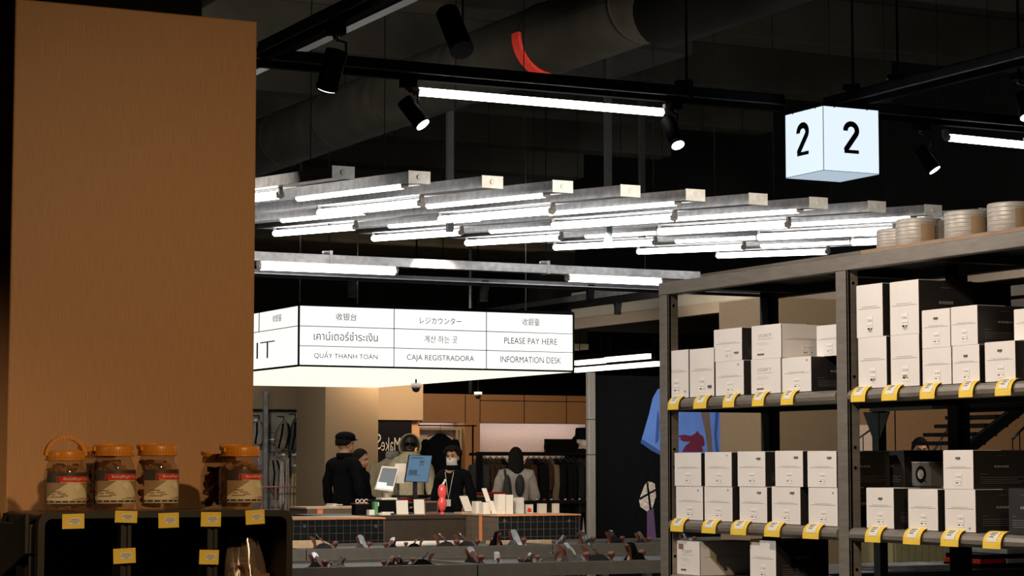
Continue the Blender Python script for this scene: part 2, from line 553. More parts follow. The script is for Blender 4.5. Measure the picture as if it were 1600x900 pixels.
board(992, 1130, 588, 858, 0, .004)
lay([(1028, 608), (1060, 598), (1098, 598), (1128, 606), (1128, 715), (1040, 718), (1040, 700), (1034, 712), (1018, 704), (1001, 692), (1007, 672), (1014, 648), (1020, 622)], 1, .006)
lay([(1001, 692), (1003, 686), (1034, 706), (1034, 712), (1018, 704)], 2, .0075)
lay([(1026, 655), (1028, 640), (1031, 660), (1029, 688), (1024, 694)], 2, .0075)
lay([(1046, 640), (1058, 640), (1056, 700), (1052, 716), (1046, 700)], 3, .008)
lay([(1094, 638), (1107, 638), (1112, 680), (1114, 716), (1107, 716), (1103, 680)], 3, .008)
lay([(1118, 640), (1124, 640), (1120, 680), (1124, 712), (1119, 716), (1116, 680)], 2, .0075)
lay([(1059, 681), (1069, 679), (1080, 681), (1087, 677), (1090, 673), (1093, 678), (1099, 682), (1101, 690), (1101, 696), (1097, 698), (1099, 706), (1066, 706), (1071, 697), (1079, 690), (1069, 690), (1061, 686), (1066, 686)], 4, .009)
lay([(1001, 775), (1008, 757), (1015, 751), (1023, 756), (1025, 775), (1020, 792), (1011, 799), (1001, 792), (999, 783)], 5, .008)
for pts in ([(999, 778), (1024, 764), (1025, 767), (1000, 781)], [(1010, 755), (1013, 754), (1018, 796), (1015, 797)], [(1014, 752), (1030, 730), (1031, 731), (1017, 754)]):
    lay(pts, 0, .009)
lay([(1011, 799), (1021, 793), (1026, 850), (1011, 850)], 6, .007)
o = tag(b.build('poster', pm), 'large dark poster of a figure in a blue T-shirt with maroon print and pouch', 'poster')

# ================================================================ CEILING SERVICES
def duct(name, c, r, y0, y1, label, bands=True):
    b = MB()
    b.cyl((c.x, y0, c.z), (c.x, y1, c.z), r, n=28)
    if bands:
        y = y0 + .6
        while y < y1:
            b.cyl((c.x, y, c.z), (c.x, y + .03, c.z), r * 1.03, n=28)
            y += 1.2
    o = tag(b.build(name, M['duct']), label, 'duct')
    return o


dc = W(866, 58, D=14)
duct('air_duct', dc, .235, 4.5, 30, 'dark round ventilation duct carrying the red band')
b = MB()
n = 24
def ring(r):
    return [(dc.x + math.cos(t) * r, dc.y, dc.z + math.sin(t) * r) for t in [math.radians(177 + 88 * i / n) for i in range(n + 1)]]
b.poly(ring(.262) + ring(.238)[::-1], (0, .09, 0))
tag(b.build('duct_band', M['red']), 'red plastic strap hanging round the dark duct', 'strap')
d2 = W(1035, 22, D=10.8)
duct('air_duct', d2, .17, d2.y - 6, d2.y, 'dark round duct ending above the near light tube', False)
d3 = W(560, 150, D=12)
duct('air_duct', d3 + Vector((-1.0, 0, .7)), .3, 6, 30, 'dark round duct above the left end of the lamp bars')
b = MB(); c = W(995, 60, D=15.5); b.box(c.x - .35, c.x + .35, c.y - .2, c.y + 1.2, c.z - .12, c.z + .25, bev=.01)
tag(b.build('duct_box', M['duct']), 'dark boxed duct fitting beside the round duct over the light tube', 'duct')
for i, (px, py, dd, w_, lab) in enumerate(() and ((470, 200, 17, .5, 'wide flat dark duct crossing the ceiling at left'), (1500, 120, 13, .6, 'wide flat dark duct above the right end of the ceiling'))):
    c = W(px, py, D=dd)
    b = MB(); b.box(c.x - w_, c.x + w_, c.y - 5, c.y + 9, c.z, c.z + .4, bev=.01)
    tag(b.build('flat_duct', M['duct']), lab, 'duct')
for px, pb, dd, side in ((703, 275, 15.5, 'left of centre'), (950, 296, 15.5, 'behind the lamp bars near the middle'), (1003, 296, 18, 'thin, right of the middle one')):
    c = W(px, pb, D=dd)
    b = MB(); b.box(c.x - .022, c.x + .022, c.y - .02, c.y + .02, c.z - .4, 5.0)
    tag(b.build('ceiling_post', M['rackdark']), 'dark ceiling drop post, ' + side, 'post')


# ---- tracks: galvanised channel over a black lamp rail
def track(name, a, b_, label, galv=True, w_=.06, h=.05, drop=.025, rods=()):
    """channel between two points of equal height (bottom of the channel), along X or Y"""
    a, b_ = Vector(a), Vector(b_)
    t = thing(name, ((a.x + b_.x) / 2, (a.y + b_.y) / 2, a.z), label, 'light track')
    ax = abs(b_.x - a.x) > abs(b_.y - a.y)
    m = MB(); r = MB()
    LIT_LIP = 1  # bottom lip in brighter steel, imitating the highlight along the channel edge
    if ax:
        m.box(a.x, b_.x, a.y - w_ / 2, a.y - w_ / 2 + .004, a.z, a.z + h); m.box(a.x, b_.x, a.y + w_ / 2 - .004, a.y + w_ / 2, a.z, a.z + h)
        m.box(a.x, b_.x, a.y - w_ / 2, a.y + w_ / 2, a.z + h - .004, a.z + h)
        m.box(a.x, b_.x, a.y - w_ / 2 - .006, a.y - w_ / 2, a.z, a.z + .006, m=LIT_LIP)
        r.box(a.x, b_.x, a.y - .018, a.y + .018, a.z - drop, a.z + .004)
    else:
        m.box(a.x - w_ / 2, a.x - w_ / 2 + .004, a.y, b_.y, a.z, a.z + h); m.box(a.x + w_ / 2 - .004, a.x + w_ / 2, a.y, b_.y, a.z, a.z + h)
        m.box(a.x - w_ / 2, a.x + w_ / 2, a.y, b_.y, a.z + h - .004, a.z + h)
        m.box(a.x - w_ / 2 - .006, a.x - w_ / 2, a.y, b_.y, a.z, a.z + .006, m=LIT_LIP)
        r.box(a.x - .018, a.x + .018, a.y, b_.y, a.z - drop, a.z + .004)
    m.build('channel', [M['galv'] if galv else M['track'], M['galv']], t)
    r.build('lamp_rail', M['black'], t)
    for p in rods:
        p = Vector(p)
        q_ = MB()
        q_.cyl((p.x, p.y, a.z + h), (p.x, p.y, 5.0), .006, n=6, m=1)
        q_.box(p.x - .012, p.x + .012, p.y - w_ / 2 - .008, p.y + w_ / 2 + .008, a.z - .004, a.z + h + .03)
        q_.box(p.x - .05, p.x + .012, p.y - .01, p.y + .01, a.z + h + .02, a.z + h + .03)
        q_.ell((p.x - .05, p.y, a.z + h + .015), (.014, .014, .014), u=8, v=6)
        q_.build('hanger', [M['galv'] if galv else M['track'], M['black']], t)
    return t


ZT = 3.105
T1Y = 8.418
tr1 = track('light_track', (2.6, T1Y, ZT), (5.61, T1Y, ZT), 'dark light track carrying the near tube, running from the pillar to the cube sign', False, rods=[(W(1073, 150, Y=T1Y).x, T1Y, 0)])
tr1b = track('light_track', (5.93, T1Y, ZT), (7.6, T1Y, ZT), 'dark light track right of the cube sign', False, rods=[(7.3, T1Y, 0)])
tx2 = 3.05
tr2 = track('light_track', (tx2, 2.0, ZT + .02), (tx2, T1Y - .04, ZT + .02), 'dark light track rising to the top edge beside the pillar', False, rods=[(tx2, 6.2, 0)])
tx3 = W(1335, 160, Z=ZT).x
tr3 = track('light_track', (tx3, 3.5, ZT + .0), (tx3, T1Y - .04, ZT + .0), 'dark light track rising right from behind the cube sign', False, rods=[(tx3 - .01, T1Y - .25, 0), (tx3 + .02, T1Y - .55, 0)])
T4Y = 16.18
z4 = 3.035
tr4 = track('light_track', (4.8, T4Y, z4), (9.9, T4Y, z4), 'bright galvanised light track above the pay-here sign', True, w_=.09, h=.075, drop=.0,
            rods=[(W(514, 400, Y=T4Y).x, T4Y, 0), (W(853, 412, Y=T4Y).x, T4Y, 0)])
b5 = W(700, 440, Z=3.0)
tr5 = track('light_track', (5.0, b5.y, 3.0), (11.2, b5.y, 3.0), 'black light rail below the bright galvanised track', False, w_=.05, h=.04)
b6 = W(960, 463, Z=3.07)
tr6 = track('light_track', (b6.x, b6.y - 4.5, 3.07), (b6.x, b6.y + 5.0, 3.07), 'galvanised light track slanting down towards the top corner of the sign', True, w_=.09, h=.06, drop=.07, rods=[(b6.x, b6.y - .6, 0), (b6.x, b6.y + 4, 0)])


def led_tube(p, q_, r, label, group=None, bracket=True, name='light_tube'):
    """lamp tube from p to q: the tube is the light, two end caps"""
    p, q_ = Vector(p), Vector(q_)
    d = (q_ - p).normalized()
    t = thing(name, (p + q_) / 2, label, 'light tube', group)
    b = MB(); b.cyl(p + d * .02, q_ - d * .02, r, n=14); b.build('diffuser', M['tube'], t)
    for a, s in ((p, 1), (q_, -1)):
        b = MB()
        b.cyl(a, a + d * .025 * s, r * 1.05, n=6)
        b.box(a.x - .012, a.x + .012, a.y - .012, a.y + .012, a.z, a.z + r + .02)
        b.build('end_cap', M['cap'], t)
    return t


a = W(647, 142, Y=T1Y); z = 3.0
led_tube(W(647, 142.5, Y=T1Y), W(1041, 176, Y=T1Y), .018, 'long lit tube under the dark track, between the two left spotlights and the cube sign')
led_tube(W(1477, 214.5, Y=T1Y), W(1604, 227, Y=T1Y), .018, 'lit tube at the right edge, right of the cube sign')
for k_ in range(1):
    led_tube(W(403, 415, Y=T4Y), W(620, 423.5, Y=T4Y), .034, 'lit tube under the galvanised track, just right of the pillar above the sign')
    led_tube(W(885, 433.5, Y=T4Y), W(1034, 440, Y=T4Y), .034, 'lit tube under the galvanised track, touching the left corner of the rack')

# ---- sloping rows of lamp bars
SL = W(-900, 475, D=10) - CAM
SLOPE = SL.z / SL.y
YE = 11.225
XC = [4.556 + .467 * k_ - .0015 * k_ * k_ for k_ in range(-1, 15)]
BZ = 3.037
YF = 17.55


def bz(y): return BZ + SLOPE * (y - YE)


bar_names = ['first', 'second', 'third', 'fourth', 'fifth', 'sixth', 'seventh', 'eighth', 'ninth', 'tenth', 'eleventh', 'twelfth', 'thirteenth', 'fourteenth', 'fifteenth']
for i, x in enumerate(XC):
    if i == 0: continue
    k_ = i
    t = thing('lamp_bar', (x, YE, bz(YE)), 'galvanised ceiling lamp bar, %s from the left of the sloping row' % bar_names[k_ - 1], 'lamp bar', 'sloping lamp bars')
    b = MB()
    hw, hh = .064, .062
    y0, y1 = YE, YF
    za, zb = bz(y0), bz(y1)
    # side webs, top web and a pale underside plate of one folded channel
    def slab(xa_, xb_, dz0, dz1, m_=0, ya=y0, yb=y1):
        v = [(xa_, ya, bz(ya) + dz0), (xb_, ya, bz(ya) + dz0), (xb_, yb, bz(yb) + dz0), (xa_, yb, bz(yb) + dz0)]
        b.poly(v, (0, 0, dz1 - dz0), m=m_)
    slab(x - hw, x + hw, 0.0, hh)
    slab(x - hw - .004, x - hw + .002, -.004, .006)
    slab(x + hw - .002, x + hw + .004, -.004, .006)
    b.build('channel', M['galv'], t)
    e = MB()
    e.box(x - hw - .004, x + hw + .004, y0 - .006, y0, za - .006, za + hh + .004)
    e.cyl((x, y0 - .012, za + .03), (x, y0 - .005, za + .03), .015, n=14)
    e.build('end_plate', M['plate'], t)
    for yy in (() if abs(x - dc.x) < .3 else (y0 + .5, y1 - .7)):
        h = MB(); h.cyl((x, yy, bz(yy) + hh), (x, yy, 5.0), .003, n=6)
        h.build('hanger_rod', M['black'], t)
    segs = [(12.22, 13.95), (15.5, 17.3)] if k_ % 2 == 1 else [(11.42, 13.15), (14.2, 15.9)]
    for j, (ya, yb) in enumerate(segs):
        dz = -.048 if k_ % 2 == 1 else -.004
        xx = x if k_ % 2 == 1 else x + .0
        r_ = .026 if k_ % 2 == 1 else .022
        tb = led_tube((xx, ya, bz(ya) + dz), (xx, yb, bz(yb) + dz), r_, 'lit tube on the %s bar from the left, its %s one' % (bar_names[k_ - 1], ['near', 'far'][j]), 'tubes on the sloping lamp bars')


# ---- spotlights
def spotlight(a, b_, r, label, mount, lens='lens', lens_on=True, power=0):
    """a: rear end of the can, b_: lens end, mount: point on its track"""
    a, b_, mount = Vector(a), Vector(b_), Vector(mount)
    d = (b_ - a).normalized()
    t = thing('spotlight', mount, label, 'spotlight')
    m = MB(); m.cyl(a, b_, r, n=20)
    m.cyl(b_ - d * .012, b_ + d * .002, r * 1.04, n=20)
    m.build('lamp_can', M['black'], t)
    if lens_on:
        m = MB(); m.cyl(b_ + d * .0021, b_ + d * .006, r * .86, n=20); m.build('lens', M[lens], t)
    m = MB()
    m.cyl(mount, mount - Vector((0, 0, .03)), .012, n=10)
    j = a + d * (b_ - a).length * .25
    side = Vector((r + .006, 0, 0))
    m.path([mount - Vector((0, 0, .03)), Vector((j.x + side.x, j.y, mount.z - .035)), j + side, j], .005)
    m.build('bracket', M['iron'], t)
    m = MB(); m.box(mount.x - .03, mount.x + .03, mount.y - .03, mount.y + .03, mount.z - .012, mount.z + .02)
    m.build('adapter', M['black'], t)
    if power:
        lamp('spot_beam', 'SPOT', b_ + d * .03, b_ + d, power, (1, .93, .85), .03, 50, .5)
    return t


def at_track(px, ya=None, xa=None, z=ZT - .03):
    p = W(px, 150, Y=ya) if ya is not None else W(px, 100, X=xa)
    return Vector((p.x, p.y, z))


Tz = ZT - .045
p = W(525, 72, X=tx2)
spotlight(W(526, 80, X=tx2), W(511, 138, X=tx2 - .01) + Vector((0, 0, 0)), .042, 'black spotlight nearest the pillar, pointing down with its lamp lit', (tx2, p.y, Tz + .02), power=14)
p = W(648, 140, Y=T1Y)
spotlight(W(632, 158, Y=T1Y), W(660, 194, Y=T1Y - .06), .036, 'black spotlight under the left end of the long tube', (p.x - .03, T1Y, Tz), power=12)
p = W(1046, 176, Y=T1Y)
spotlight(W(1043, 188, Y=T1Y), W(1059, 226, Y=T1Y - .08), .033, 'black spotlight at the right end of the long tube, glowing brightest', (p.x + .02, T1Y, Tz), 'lens2', power=18)
p = W(1440, 212, Y=T1Y)
spotlight(W(1436, 232, Y=T1Y), W(1460, 265, Y=T1Y - .05), .034, 'black spotlight left of the right-edge tube, beside the cube sign', (p.x, T1Y, Tz), power=10)
p = W(695, 8, X=tx2)
z = W(699, 20, X=3.9)
spotlight(z, W(722, 78, X=3.9), .05, 'dark unlit spotlight high above the long tube', (z.x, z.y, z.z + .12), lens_on=False)
b = MB(); b.box(z.x - .03, z.x + .03, z.y - 3, z.y + 3, z.z + .13, z.z + .17); b.cyl((z.x, z.y + .5, z.z + .17), (z.x, z.y + .5, 5.0), .006, n=6); b.cyl((z.x, z.y - 1.5, z.z + .17), (z.x, z.y - 1.5, 5.0), .006, n=6)
tag(b.build('light_rail', M['track']), 'dark rail at the top edge holding the unlit spotlight', 'light track')
p = W(1604, 183, D=10.5)
spotlight(p + Vector((.02, .05, .12)), p, .035, 'spotlight cut by the right edge above the last tube', (p.x, p.y + .05, p.z + .2), power=0)
b = MB(); b.cyl(p + Vector((0, .05, .2)), (p.x, p.y + .05, 5.0), .008, n=6)
tag(b.build('drop_rod', M['black']), 'thin rod holding the right-edge spotlight', 'rod')
for px, ya, yb, yy, zz, lab in ((550, 440, 464, b5.y, 2.94, 'small dark spotlight hanging above the first column of the sign'),
                               (756, 446, 471, b5.y, 2.94, 'small dark spotlight hanging above the third column of the sign'),
                               (922, 452, 476, b5.y, 2.94, 'small black spotlight in front of the beige soffit, left one')):
    A = W(px, ya, Y=yy); B_ = W(px, yb, Y=yy)
    spotlight(A, B_, .036, lab, (A.x, A.y, max(A.z + .02, 2.945)), lens_on=False)
A = W(965, 473, X=b6.x); B_ = W(965, 491, X=b6.x)
spotlight(A, B_, .034, 'small black spotlight hanging before the beige soffit, right of its pair', (A.x, A.y, 2.99), lens_on=False)
A = W(1040, 468, X=b6.x); B_ = W(1050, 480, X=b6.x - .02)
spotlight(A, B_, .04, 'lit spotlight peeping past the left post of the rack', (A.x, A.y, 2.99), power=6)

# ================================================================ SIGNS
# hanging pay-here lightbox
sY = 19.512; sx0 = 7.472; sx1 = 10.462; sY1 = 24.6; sz0 = 2.368; sz1 = 2.97
sg = thing('pay_here_sign', ((sx0 + sx1) / 2, (sY + sY1) / 2, sz0), 'large white hanging lightbox reading PLEASE PAY HERE in several languages', 'sign')
b = MB(); b.box(sx0 + .01, sx1 - .01, sY + .01, sY1 - .01, sz0 + .02, sz1 - .02); b.build('light_panel', M['signw'], sg)
b = MB(); b.box(sx0 + .02, sx1 - .02, sY + .02, sY1 - .02, sz0 - .002, sz0 + .018); b.build('under_panel', M['signb'], sg)
b = MB()
fr = .018
for z_ in (sz0, sz1 - fr):
    b.box(sx0 - .004, sx1 + .004, sY - .004, sY + .018, z_, z_ + fr); b.box(sx0 - .004, sx1 + .004, sY1 - .018, sY1 + .004, z_, z_ + fr)
    b.box(sx0 - .004, sx0 + .018, sY + .018, sY1 - .018, z_, z_ + fr); b.box(sx1 - .018, sx1 + .004, sY + .018, sY1 - .018, z_, z_ + fr)
for x_ in (sx0 - .004, sx1 - .012):
    for y_ in (sY - .004, sY1 - .012): b.box(x_, x_ + .016, y_, y_ + .016, sz0 + fr, sz1 - fr)
b.box(sx0, sx1, sY, sY1, sz1 - .004, sz1 + .012)
b.build('frame', M['black'], sg)
yf = sY + .0095
M['signink'] = mat('sign_ink', (.03, .03, .03), .9, 0, .05, spec=0)
b = MB()
for px in (615.8, 760): x_ = W(px, 520, Y=yf).x; b.box(x_ - .004, x_ + .004, yf - .001, yf + .001, sz0 + fr, sz1 - fr)
zr = [W(466, 509, Y=yf).z, W(466, 540, Y=yf).z]
for z_ in zr: b.box(sx0 + .012, sx1 - .012, yf - .001, yf + .001, z_ - .0035, z_ + .0035)
xf = sx0 + .0095
zL = W(463, 509.5, X=xf).z
b.box(xf - .001, xf + .001, sY + .012, sY1 - .012, zL - .0035, zL + .0035)
yv = W(405, 500, X=xf).y
b.box(xf - .001, xf + .001, yv - .01, yv + .01, zL, sz1 - fr)
b.build('ruling', M['ink'], sg)


def sign_text(s, x0_, x1_, y0_, y1_, face='Y'):
    b = MB()
    if face == 'Y':
        a_ = W(x0_, (y0_ + y1_) / 2, Y=yf); c_ = W(x1_, (y0_ + y1_) / 2, Y=yf)
        h_ = W(x0_, y0_, Y=yf).z - W(x0_, y1_, Y=yf).z
        a_ = W((x0_ + x1_) / 2, (y0_ + y1_) / 2, Y=yf)
        add_text(b, s, a_, RX, UP, c_.x - W(x0_, (y0_ + y1_) / 2, Y=yf).x, h_, off=.003, bold=0)
    else:
        A_ = W(x0_, (y0_ + y1_) / 2, X=xf); C_ = W(x1_, (y0_ + y1_) / 2, X=xf)
        h_ = W(x0_, y0_, X=xf).z - W(x0_, y1_, X=xf).z
        add_text(b, s, (A_ + C_) / 2, RY, UP, abs(A_.y - C_.y), h_, off=.003, bold=-.022 if s in 'IT' else 0)
    b.build('lettering', M['signink'], sg)


sign_text('收银台', 525, 557, 489.5, 501)
sign_text('レジカウンター', 656, 721, 496.5, 506.6)
sign_text('收銀臺', 816, 843, 497.5, 509)
sign_text('เคาน์เตอร์ชำระเงิน', 490.6, 590.5, 518.5, 532.6)
sign_text('계산 하는 곳', 663, 714.7, 524.7, 536)
sign_text('PLEASE PAY HERE', 788, 870.6, 528.3, 538)
sign_text('QUẦY THANH TOÁN', 491, 590, 548.6, 561.8)
sign_text('CAJA REGISTRADORA', 636, 741, 555, 566)
sign_text('INFORMATION DESK', 782, 877, 557.5, 567.3)
sign_text('收銀臺', 426.5, 440, 491.6, 502.6, 'X')
sign_text('T', 407, 429.6, 533.5, 559.5, 'X')
sign_text('I', 401.2, 403.6, 535.6, 560.6, 'X')
for x_ in (W(486, 470, Y=sY).x, sx1 - .4):
    for y_ in (sY + .3, sY1 - .3):
        b = MB(); b.cyl((x_, y_, sz1), (x_, y_, 5.0), .007, n=6); b.build('hanger_rod', M['galv'], sg)

# cube sign with the number 2
def two(b, c, right, w_, h_):
    n_ = Vector(right).cross(UP)
    P = lambda u, v, e=.0016: Vector(c) + right * (u - .5) * w_ + UP * (v - .5) * h_ + n_ * e
    k_ = h_ / w_
    sw = .31
    cl_ = [(.5 + .385 * math.cos(math.radians(a_)), .735 + .212 * math.sin(math.radians(a_))) for a_ in range(185, -46, -11)] + [(.15, .13), (.13, .09)]
    L_, R_ = [], []
    for i, (u, v) in enumerate(cl_):
        u0, v0 = cl_[max(0, i - 1)]; u1, v1 = cl_[min(len(cl_) - 1, i + 1)]
        dx, dy = (u1 - u0), (v1 - v0) * k_
        l_ = math.hypot(dx, dy)
        nx, ny = -dy / l_ * sw / 2, dx / l_ * sw / 2 / k_
        L_.append((u + nx, v + ny)); R_.append((u - nx, v - ny))
    for i in range(len(cl_) - 1):
        b.poly([P(*L_[i]), P(*L_[i + 1]), P(*R_[i + 1]), P(*R_[i])], -n_ * .0012)
    b.poly([P(.02, 0, .0019), P(1, 0, .0019), P(1, .112, .0019), P(.02, .112, .0019)], -n_ * .0015)


cx0, cy0 = 5.605, 8.071
cs = .305; cz0 = 2.765; cz1 = 3.068
cb = thing('cube_sign', (cx0 + cs / 2, cy0 + cs / 2, cz0), 'glowing pale blue cube sign with a black 2 on each side', 'sign')
b = MB(); b.box(cx0, cx0 + cs, cy0, cy0 + cs, cz0, cz1 - .012, bev=.002); b.build('light_box', M['cube'], cb)
b = MB(); b.box(cx0 + .001, cx0 + cs - .001, cy0 + .001, cy0 + cs - .001, cz0 - .003, cz0 - .0002); b.build('under_panel', M['cube2'], cb)
b = MB(); b.box(cx0 - .0012, cx0 + .0012, cy0 - .0012, cy0 + .0012, cz0, cz1 - .012); b.box(cx0 - .001, cx0 + cs, cy0 - .001, cy0 + .001, cz0 - .002, cz0); b.box(cx0 - .001, cx0 + .001, cy0 + .001, cy0 + cs, cz0 - .002, cz0); b.build('corner_seam', mat('seam_grey', (.35, .45, .55), .6, 0, .05), cb)
b = MB(); b.box(cx0 - .001, cx0 + cs + .001, cy0 - .001, cy0 + cs + .001, cz1 - .012, cz1 + .004)
for d in (.06, .24): b.cyl((cx0 + d, cy0 - .003, cz1 - .014), (cx0 + d, cy0, cz1 - .014), .003, n=8); b.cyl((cx0 - .003, cy0 + d, cz1 - .014), (cx0, cy0 + d, cz1 - .014), .003, n=8)
b.build('lid', M['track'], cb)
b = MB()
A = W(1330, 215.5, Y=cy0); wd = W(1342, 215, Y=cy0).x - W(1319, 215, Y=cy0).x; hg = W(1330, 191, Y=cy0).z - W(1330, 239.5, Y=cy0).z
two(b, A, RX, wd, hg)
b.build('number', M['num'], cb)
b = MB()
A = W(1254.5, 218, X=cx0); wd = W(1245.5, 215, X=cx0).y - W(1263.5, 215, X=cx0).y; hg = W(1254, 193.5, X=cx0).z - W(1254, 243, X=cx0).z
two(b, A, RY, abs(wd), hg)
b.build('number', M['num'], cb)

# ================================================================ RACK WITH BOXES
XR = 4.205
XB = 4.66
zs1 = W(1141, 617.5, X=XR).z
zs2 = W(1122, 814.5, X=XR).z
zs3 = W(1075, 898, X=XR + .03).z
zt1 = W(1040, 441, X=XR).z
RY0, RY1, RY2 = 7.155, 5.995, 4.82
rack = thing('storage_rack', (XR, RY1, 0), 'tall grey steel rack filled with white product boxes', 'rack')
PW = .07
for y in (RY0, RY1, RY2):
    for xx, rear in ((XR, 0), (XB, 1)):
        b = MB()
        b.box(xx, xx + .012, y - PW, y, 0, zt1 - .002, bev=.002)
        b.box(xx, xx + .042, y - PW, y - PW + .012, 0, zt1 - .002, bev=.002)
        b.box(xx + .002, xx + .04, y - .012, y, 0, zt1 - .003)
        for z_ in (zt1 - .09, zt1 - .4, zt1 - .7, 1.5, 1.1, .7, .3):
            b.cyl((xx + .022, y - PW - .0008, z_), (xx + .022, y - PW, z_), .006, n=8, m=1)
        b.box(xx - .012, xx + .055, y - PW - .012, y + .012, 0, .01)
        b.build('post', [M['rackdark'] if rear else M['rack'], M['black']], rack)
for z_ in (zs1, zs2, zs3):
    for a, c_ in ((RY0, RY1), (RY1, RY2)):
        b = MB()
        # rolled front rail
        prof = [(XR + .03, z_ - .001), (XR + .008, z_ - .002), (XR - .004, z_ - .010), (XR - .008, z_ - .022), (XR - .006, z_ - .034), (XR + .006, z_ - .044), (XR + .03, z_ - .046)]
        b.poly([(x_, a - PW - .001, zz) for x_, zz in prof], (0, (c_ - a) + PW + .002, 0))
        b.build('front_rail', M['rack'], rack)
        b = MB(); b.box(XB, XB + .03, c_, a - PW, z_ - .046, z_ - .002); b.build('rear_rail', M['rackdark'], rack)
        b = MB()
        b.box(XR + .0305, XB - .001, c_ - PW * .0, a - PW * .0 - .001, z_ - .008, z_)
        b.box(XR + .0305, XR + .05, c_, a - .001, z_ - .03, z_ - .008)
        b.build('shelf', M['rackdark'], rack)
    for y in (RY0, RY1, RY2):
        b = MB(); b.box(XR + .042, XB, y - PW + .01, y - PW + .03, z_ - .05, z_ - .009); b.build('side_rail', M['rackdark'], rack)
for a, c_ in ((RY0, RY1), (RY1, RY2)):
    b = MB(); b.box(XR - .003, XR + .035, c_ - PW * 0, a, zt1 - .048, zt1, bev=.003); b.build('front_rail', M['rack'], rack)
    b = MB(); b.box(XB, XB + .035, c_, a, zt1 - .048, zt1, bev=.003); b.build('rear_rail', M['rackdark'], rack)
b = MB(); b.box(XR + .036, XB - .001, RY2 - PW, RY0, zt1 - .012, zt1 - .002); b.box(XR + .036, XB, RY2, RY0, zt1 - .1, zt1 - .05 + .001) if False else None
for y in (6.9, 6.2, 5.6, 5.1): b.box(XR + .036, XB, y - .02, y + .02, zt1 - .04, zt1 - .012)
b.build('top_shelf', M['rackdark'], rack)
b = MB(); b.box(XR + .004, XB + .03, RY2 - PW + .01, RY1 - .14, zt1 + .0005, zt1 + .012); kb = b.build('board', M['kraft'] if 0 else mat('brown_board', (.28, .19, .12), .7, 0, .1, 20))
tag(kb, 'thin brown board lying on the rack top under the tins', 'board')


def box_print(b, ylo, yhi, z0, z1, xf_, face, x1_=None, bc=None, mark=None):
    """print on one side. face 'W' plain white, 'L' logo side, 'K' black side; on the -X side (x1_ None) or the -Y side"""
    if x1_ is None:
        wd = yhi - ylo
        P = lambda u, v: Vector((xf_ - .0006, yhi - u * wd, z0 + v * (z1 - z0)))
        R_ = RY
    else:
        wd = x1_ - xf_
        P = lambda u, v: Vector((xf_ + u * wd, ylo - .0006, z0 + v * (z1 - z0)))
        R_ = RX
    H = z1 - z0

    def bar(u0, u1, v0, v1, m):
        b.poly([P(u0, v0), P(u1, v0), P(u1, v1), P(u0, v1)], (R_.cross(UP)) * .0004, m=m)
    if face == 'W':
        bar(.08, .92, .545, .552, 3)
        add_text(b, 'Portable multi electric cooker', P(.5, .585), R_, UP, wd * .56, H * .022, m=3, off=.0004)
        bar(.40, .62, .10, .40, 8)
        add_text(b, 'SO 26-01', P(.51, .315), R_, UP, wd * .17, H * .05, m=3, off=.001)
        bar(.41, .6, .215, .222, 3)
        bar(.42, .50, .15, .175, 3); bar(.565, .6, .15, .175, 3)
        if bc:
            u, v = bc
            for i in range(7):
                uu = u - .085 + i * .024
                bar(uu, uu + (.016 if i % 3 else .011), v - .028, v + .032, 2)
            bar(u - .02, u + .03, v - .045, v - .034, 2)
        if mark:
            u, v = mark
            bar(u - .03, u + .03, v, v + .03, 3); bar(u - .015, u + .02, v - .02, v - .01, 3)
    elif face == 'L':
        add_text(b, 'SOEIT', P(.46, .70), R_, UP, wd * .46, H * .085, m=3, off=.0004, bold=-.015)
        add_text(b, 'Multi Electric Cooking Pot', P(.47, .595), R_, UP, wd * .52, H * .022, m=2, off=.0004)
        add_text(b, 'Heat and stir in one', P(.40, .475), R_, UP, wd * .36, H * .02, m=3, off=.0004)
        add_text(b, 'Cup and plate for travel', P(.42, .425), R_, UP, wd * .40, H * .02, m=3, off=.0004)
        add_text(b, 'White / 220V', P(.31, .27), R_, UP, wd * .2, H * .016, m=3, off=.0004)
        for i in range(4): bar(.2 + i * .058, .245 + i * .058, .11, .165, 2)
    else:
        for i in range(4):
            u = .37 + i * .068
            b.box(*((xf_ - .0009, xf_ - .0002, yhi - (u + .05) * wd, yhi - u * wd) if x1_ is None else (xf_ + u * wd, xf_ + (u + .05) * wd, ylo - .0009, ylo - .0002)), z0 + .56 * H, z0 + .61 * H, m=4)
            b.box(*((xf_ - .0012, xf_ - .0009, yhi - (u + .038) * wd, yhi - (u + .012) * wd) if x1_ is None else (xf_ + (u + .012) * wd, xf_ + (u + .038) * wd, ylo - .0012, ylo - .0009)), z0 + .575 * H, z0 + .595 * H, m=1)
        bar(.40, .56, .86, .868, 5)
        bar(.12, .24, .385, .395, 5)
        for i, e_ in enumerate((.9, .78, .92, .86)): bar(.12, e_, .30 - i * .05, .312 - i * .05, 5)


BMATS = [M['white'], M['boxblack'], M['ink'], M['inkgrey'], mat('icon_grey', (.30, .27, .24), .6, 0, .1), M['inkpale'], M['flap'], M['kraft'],
         mat('label_paper', (.84, .80, .75), .6, 0, .02)]


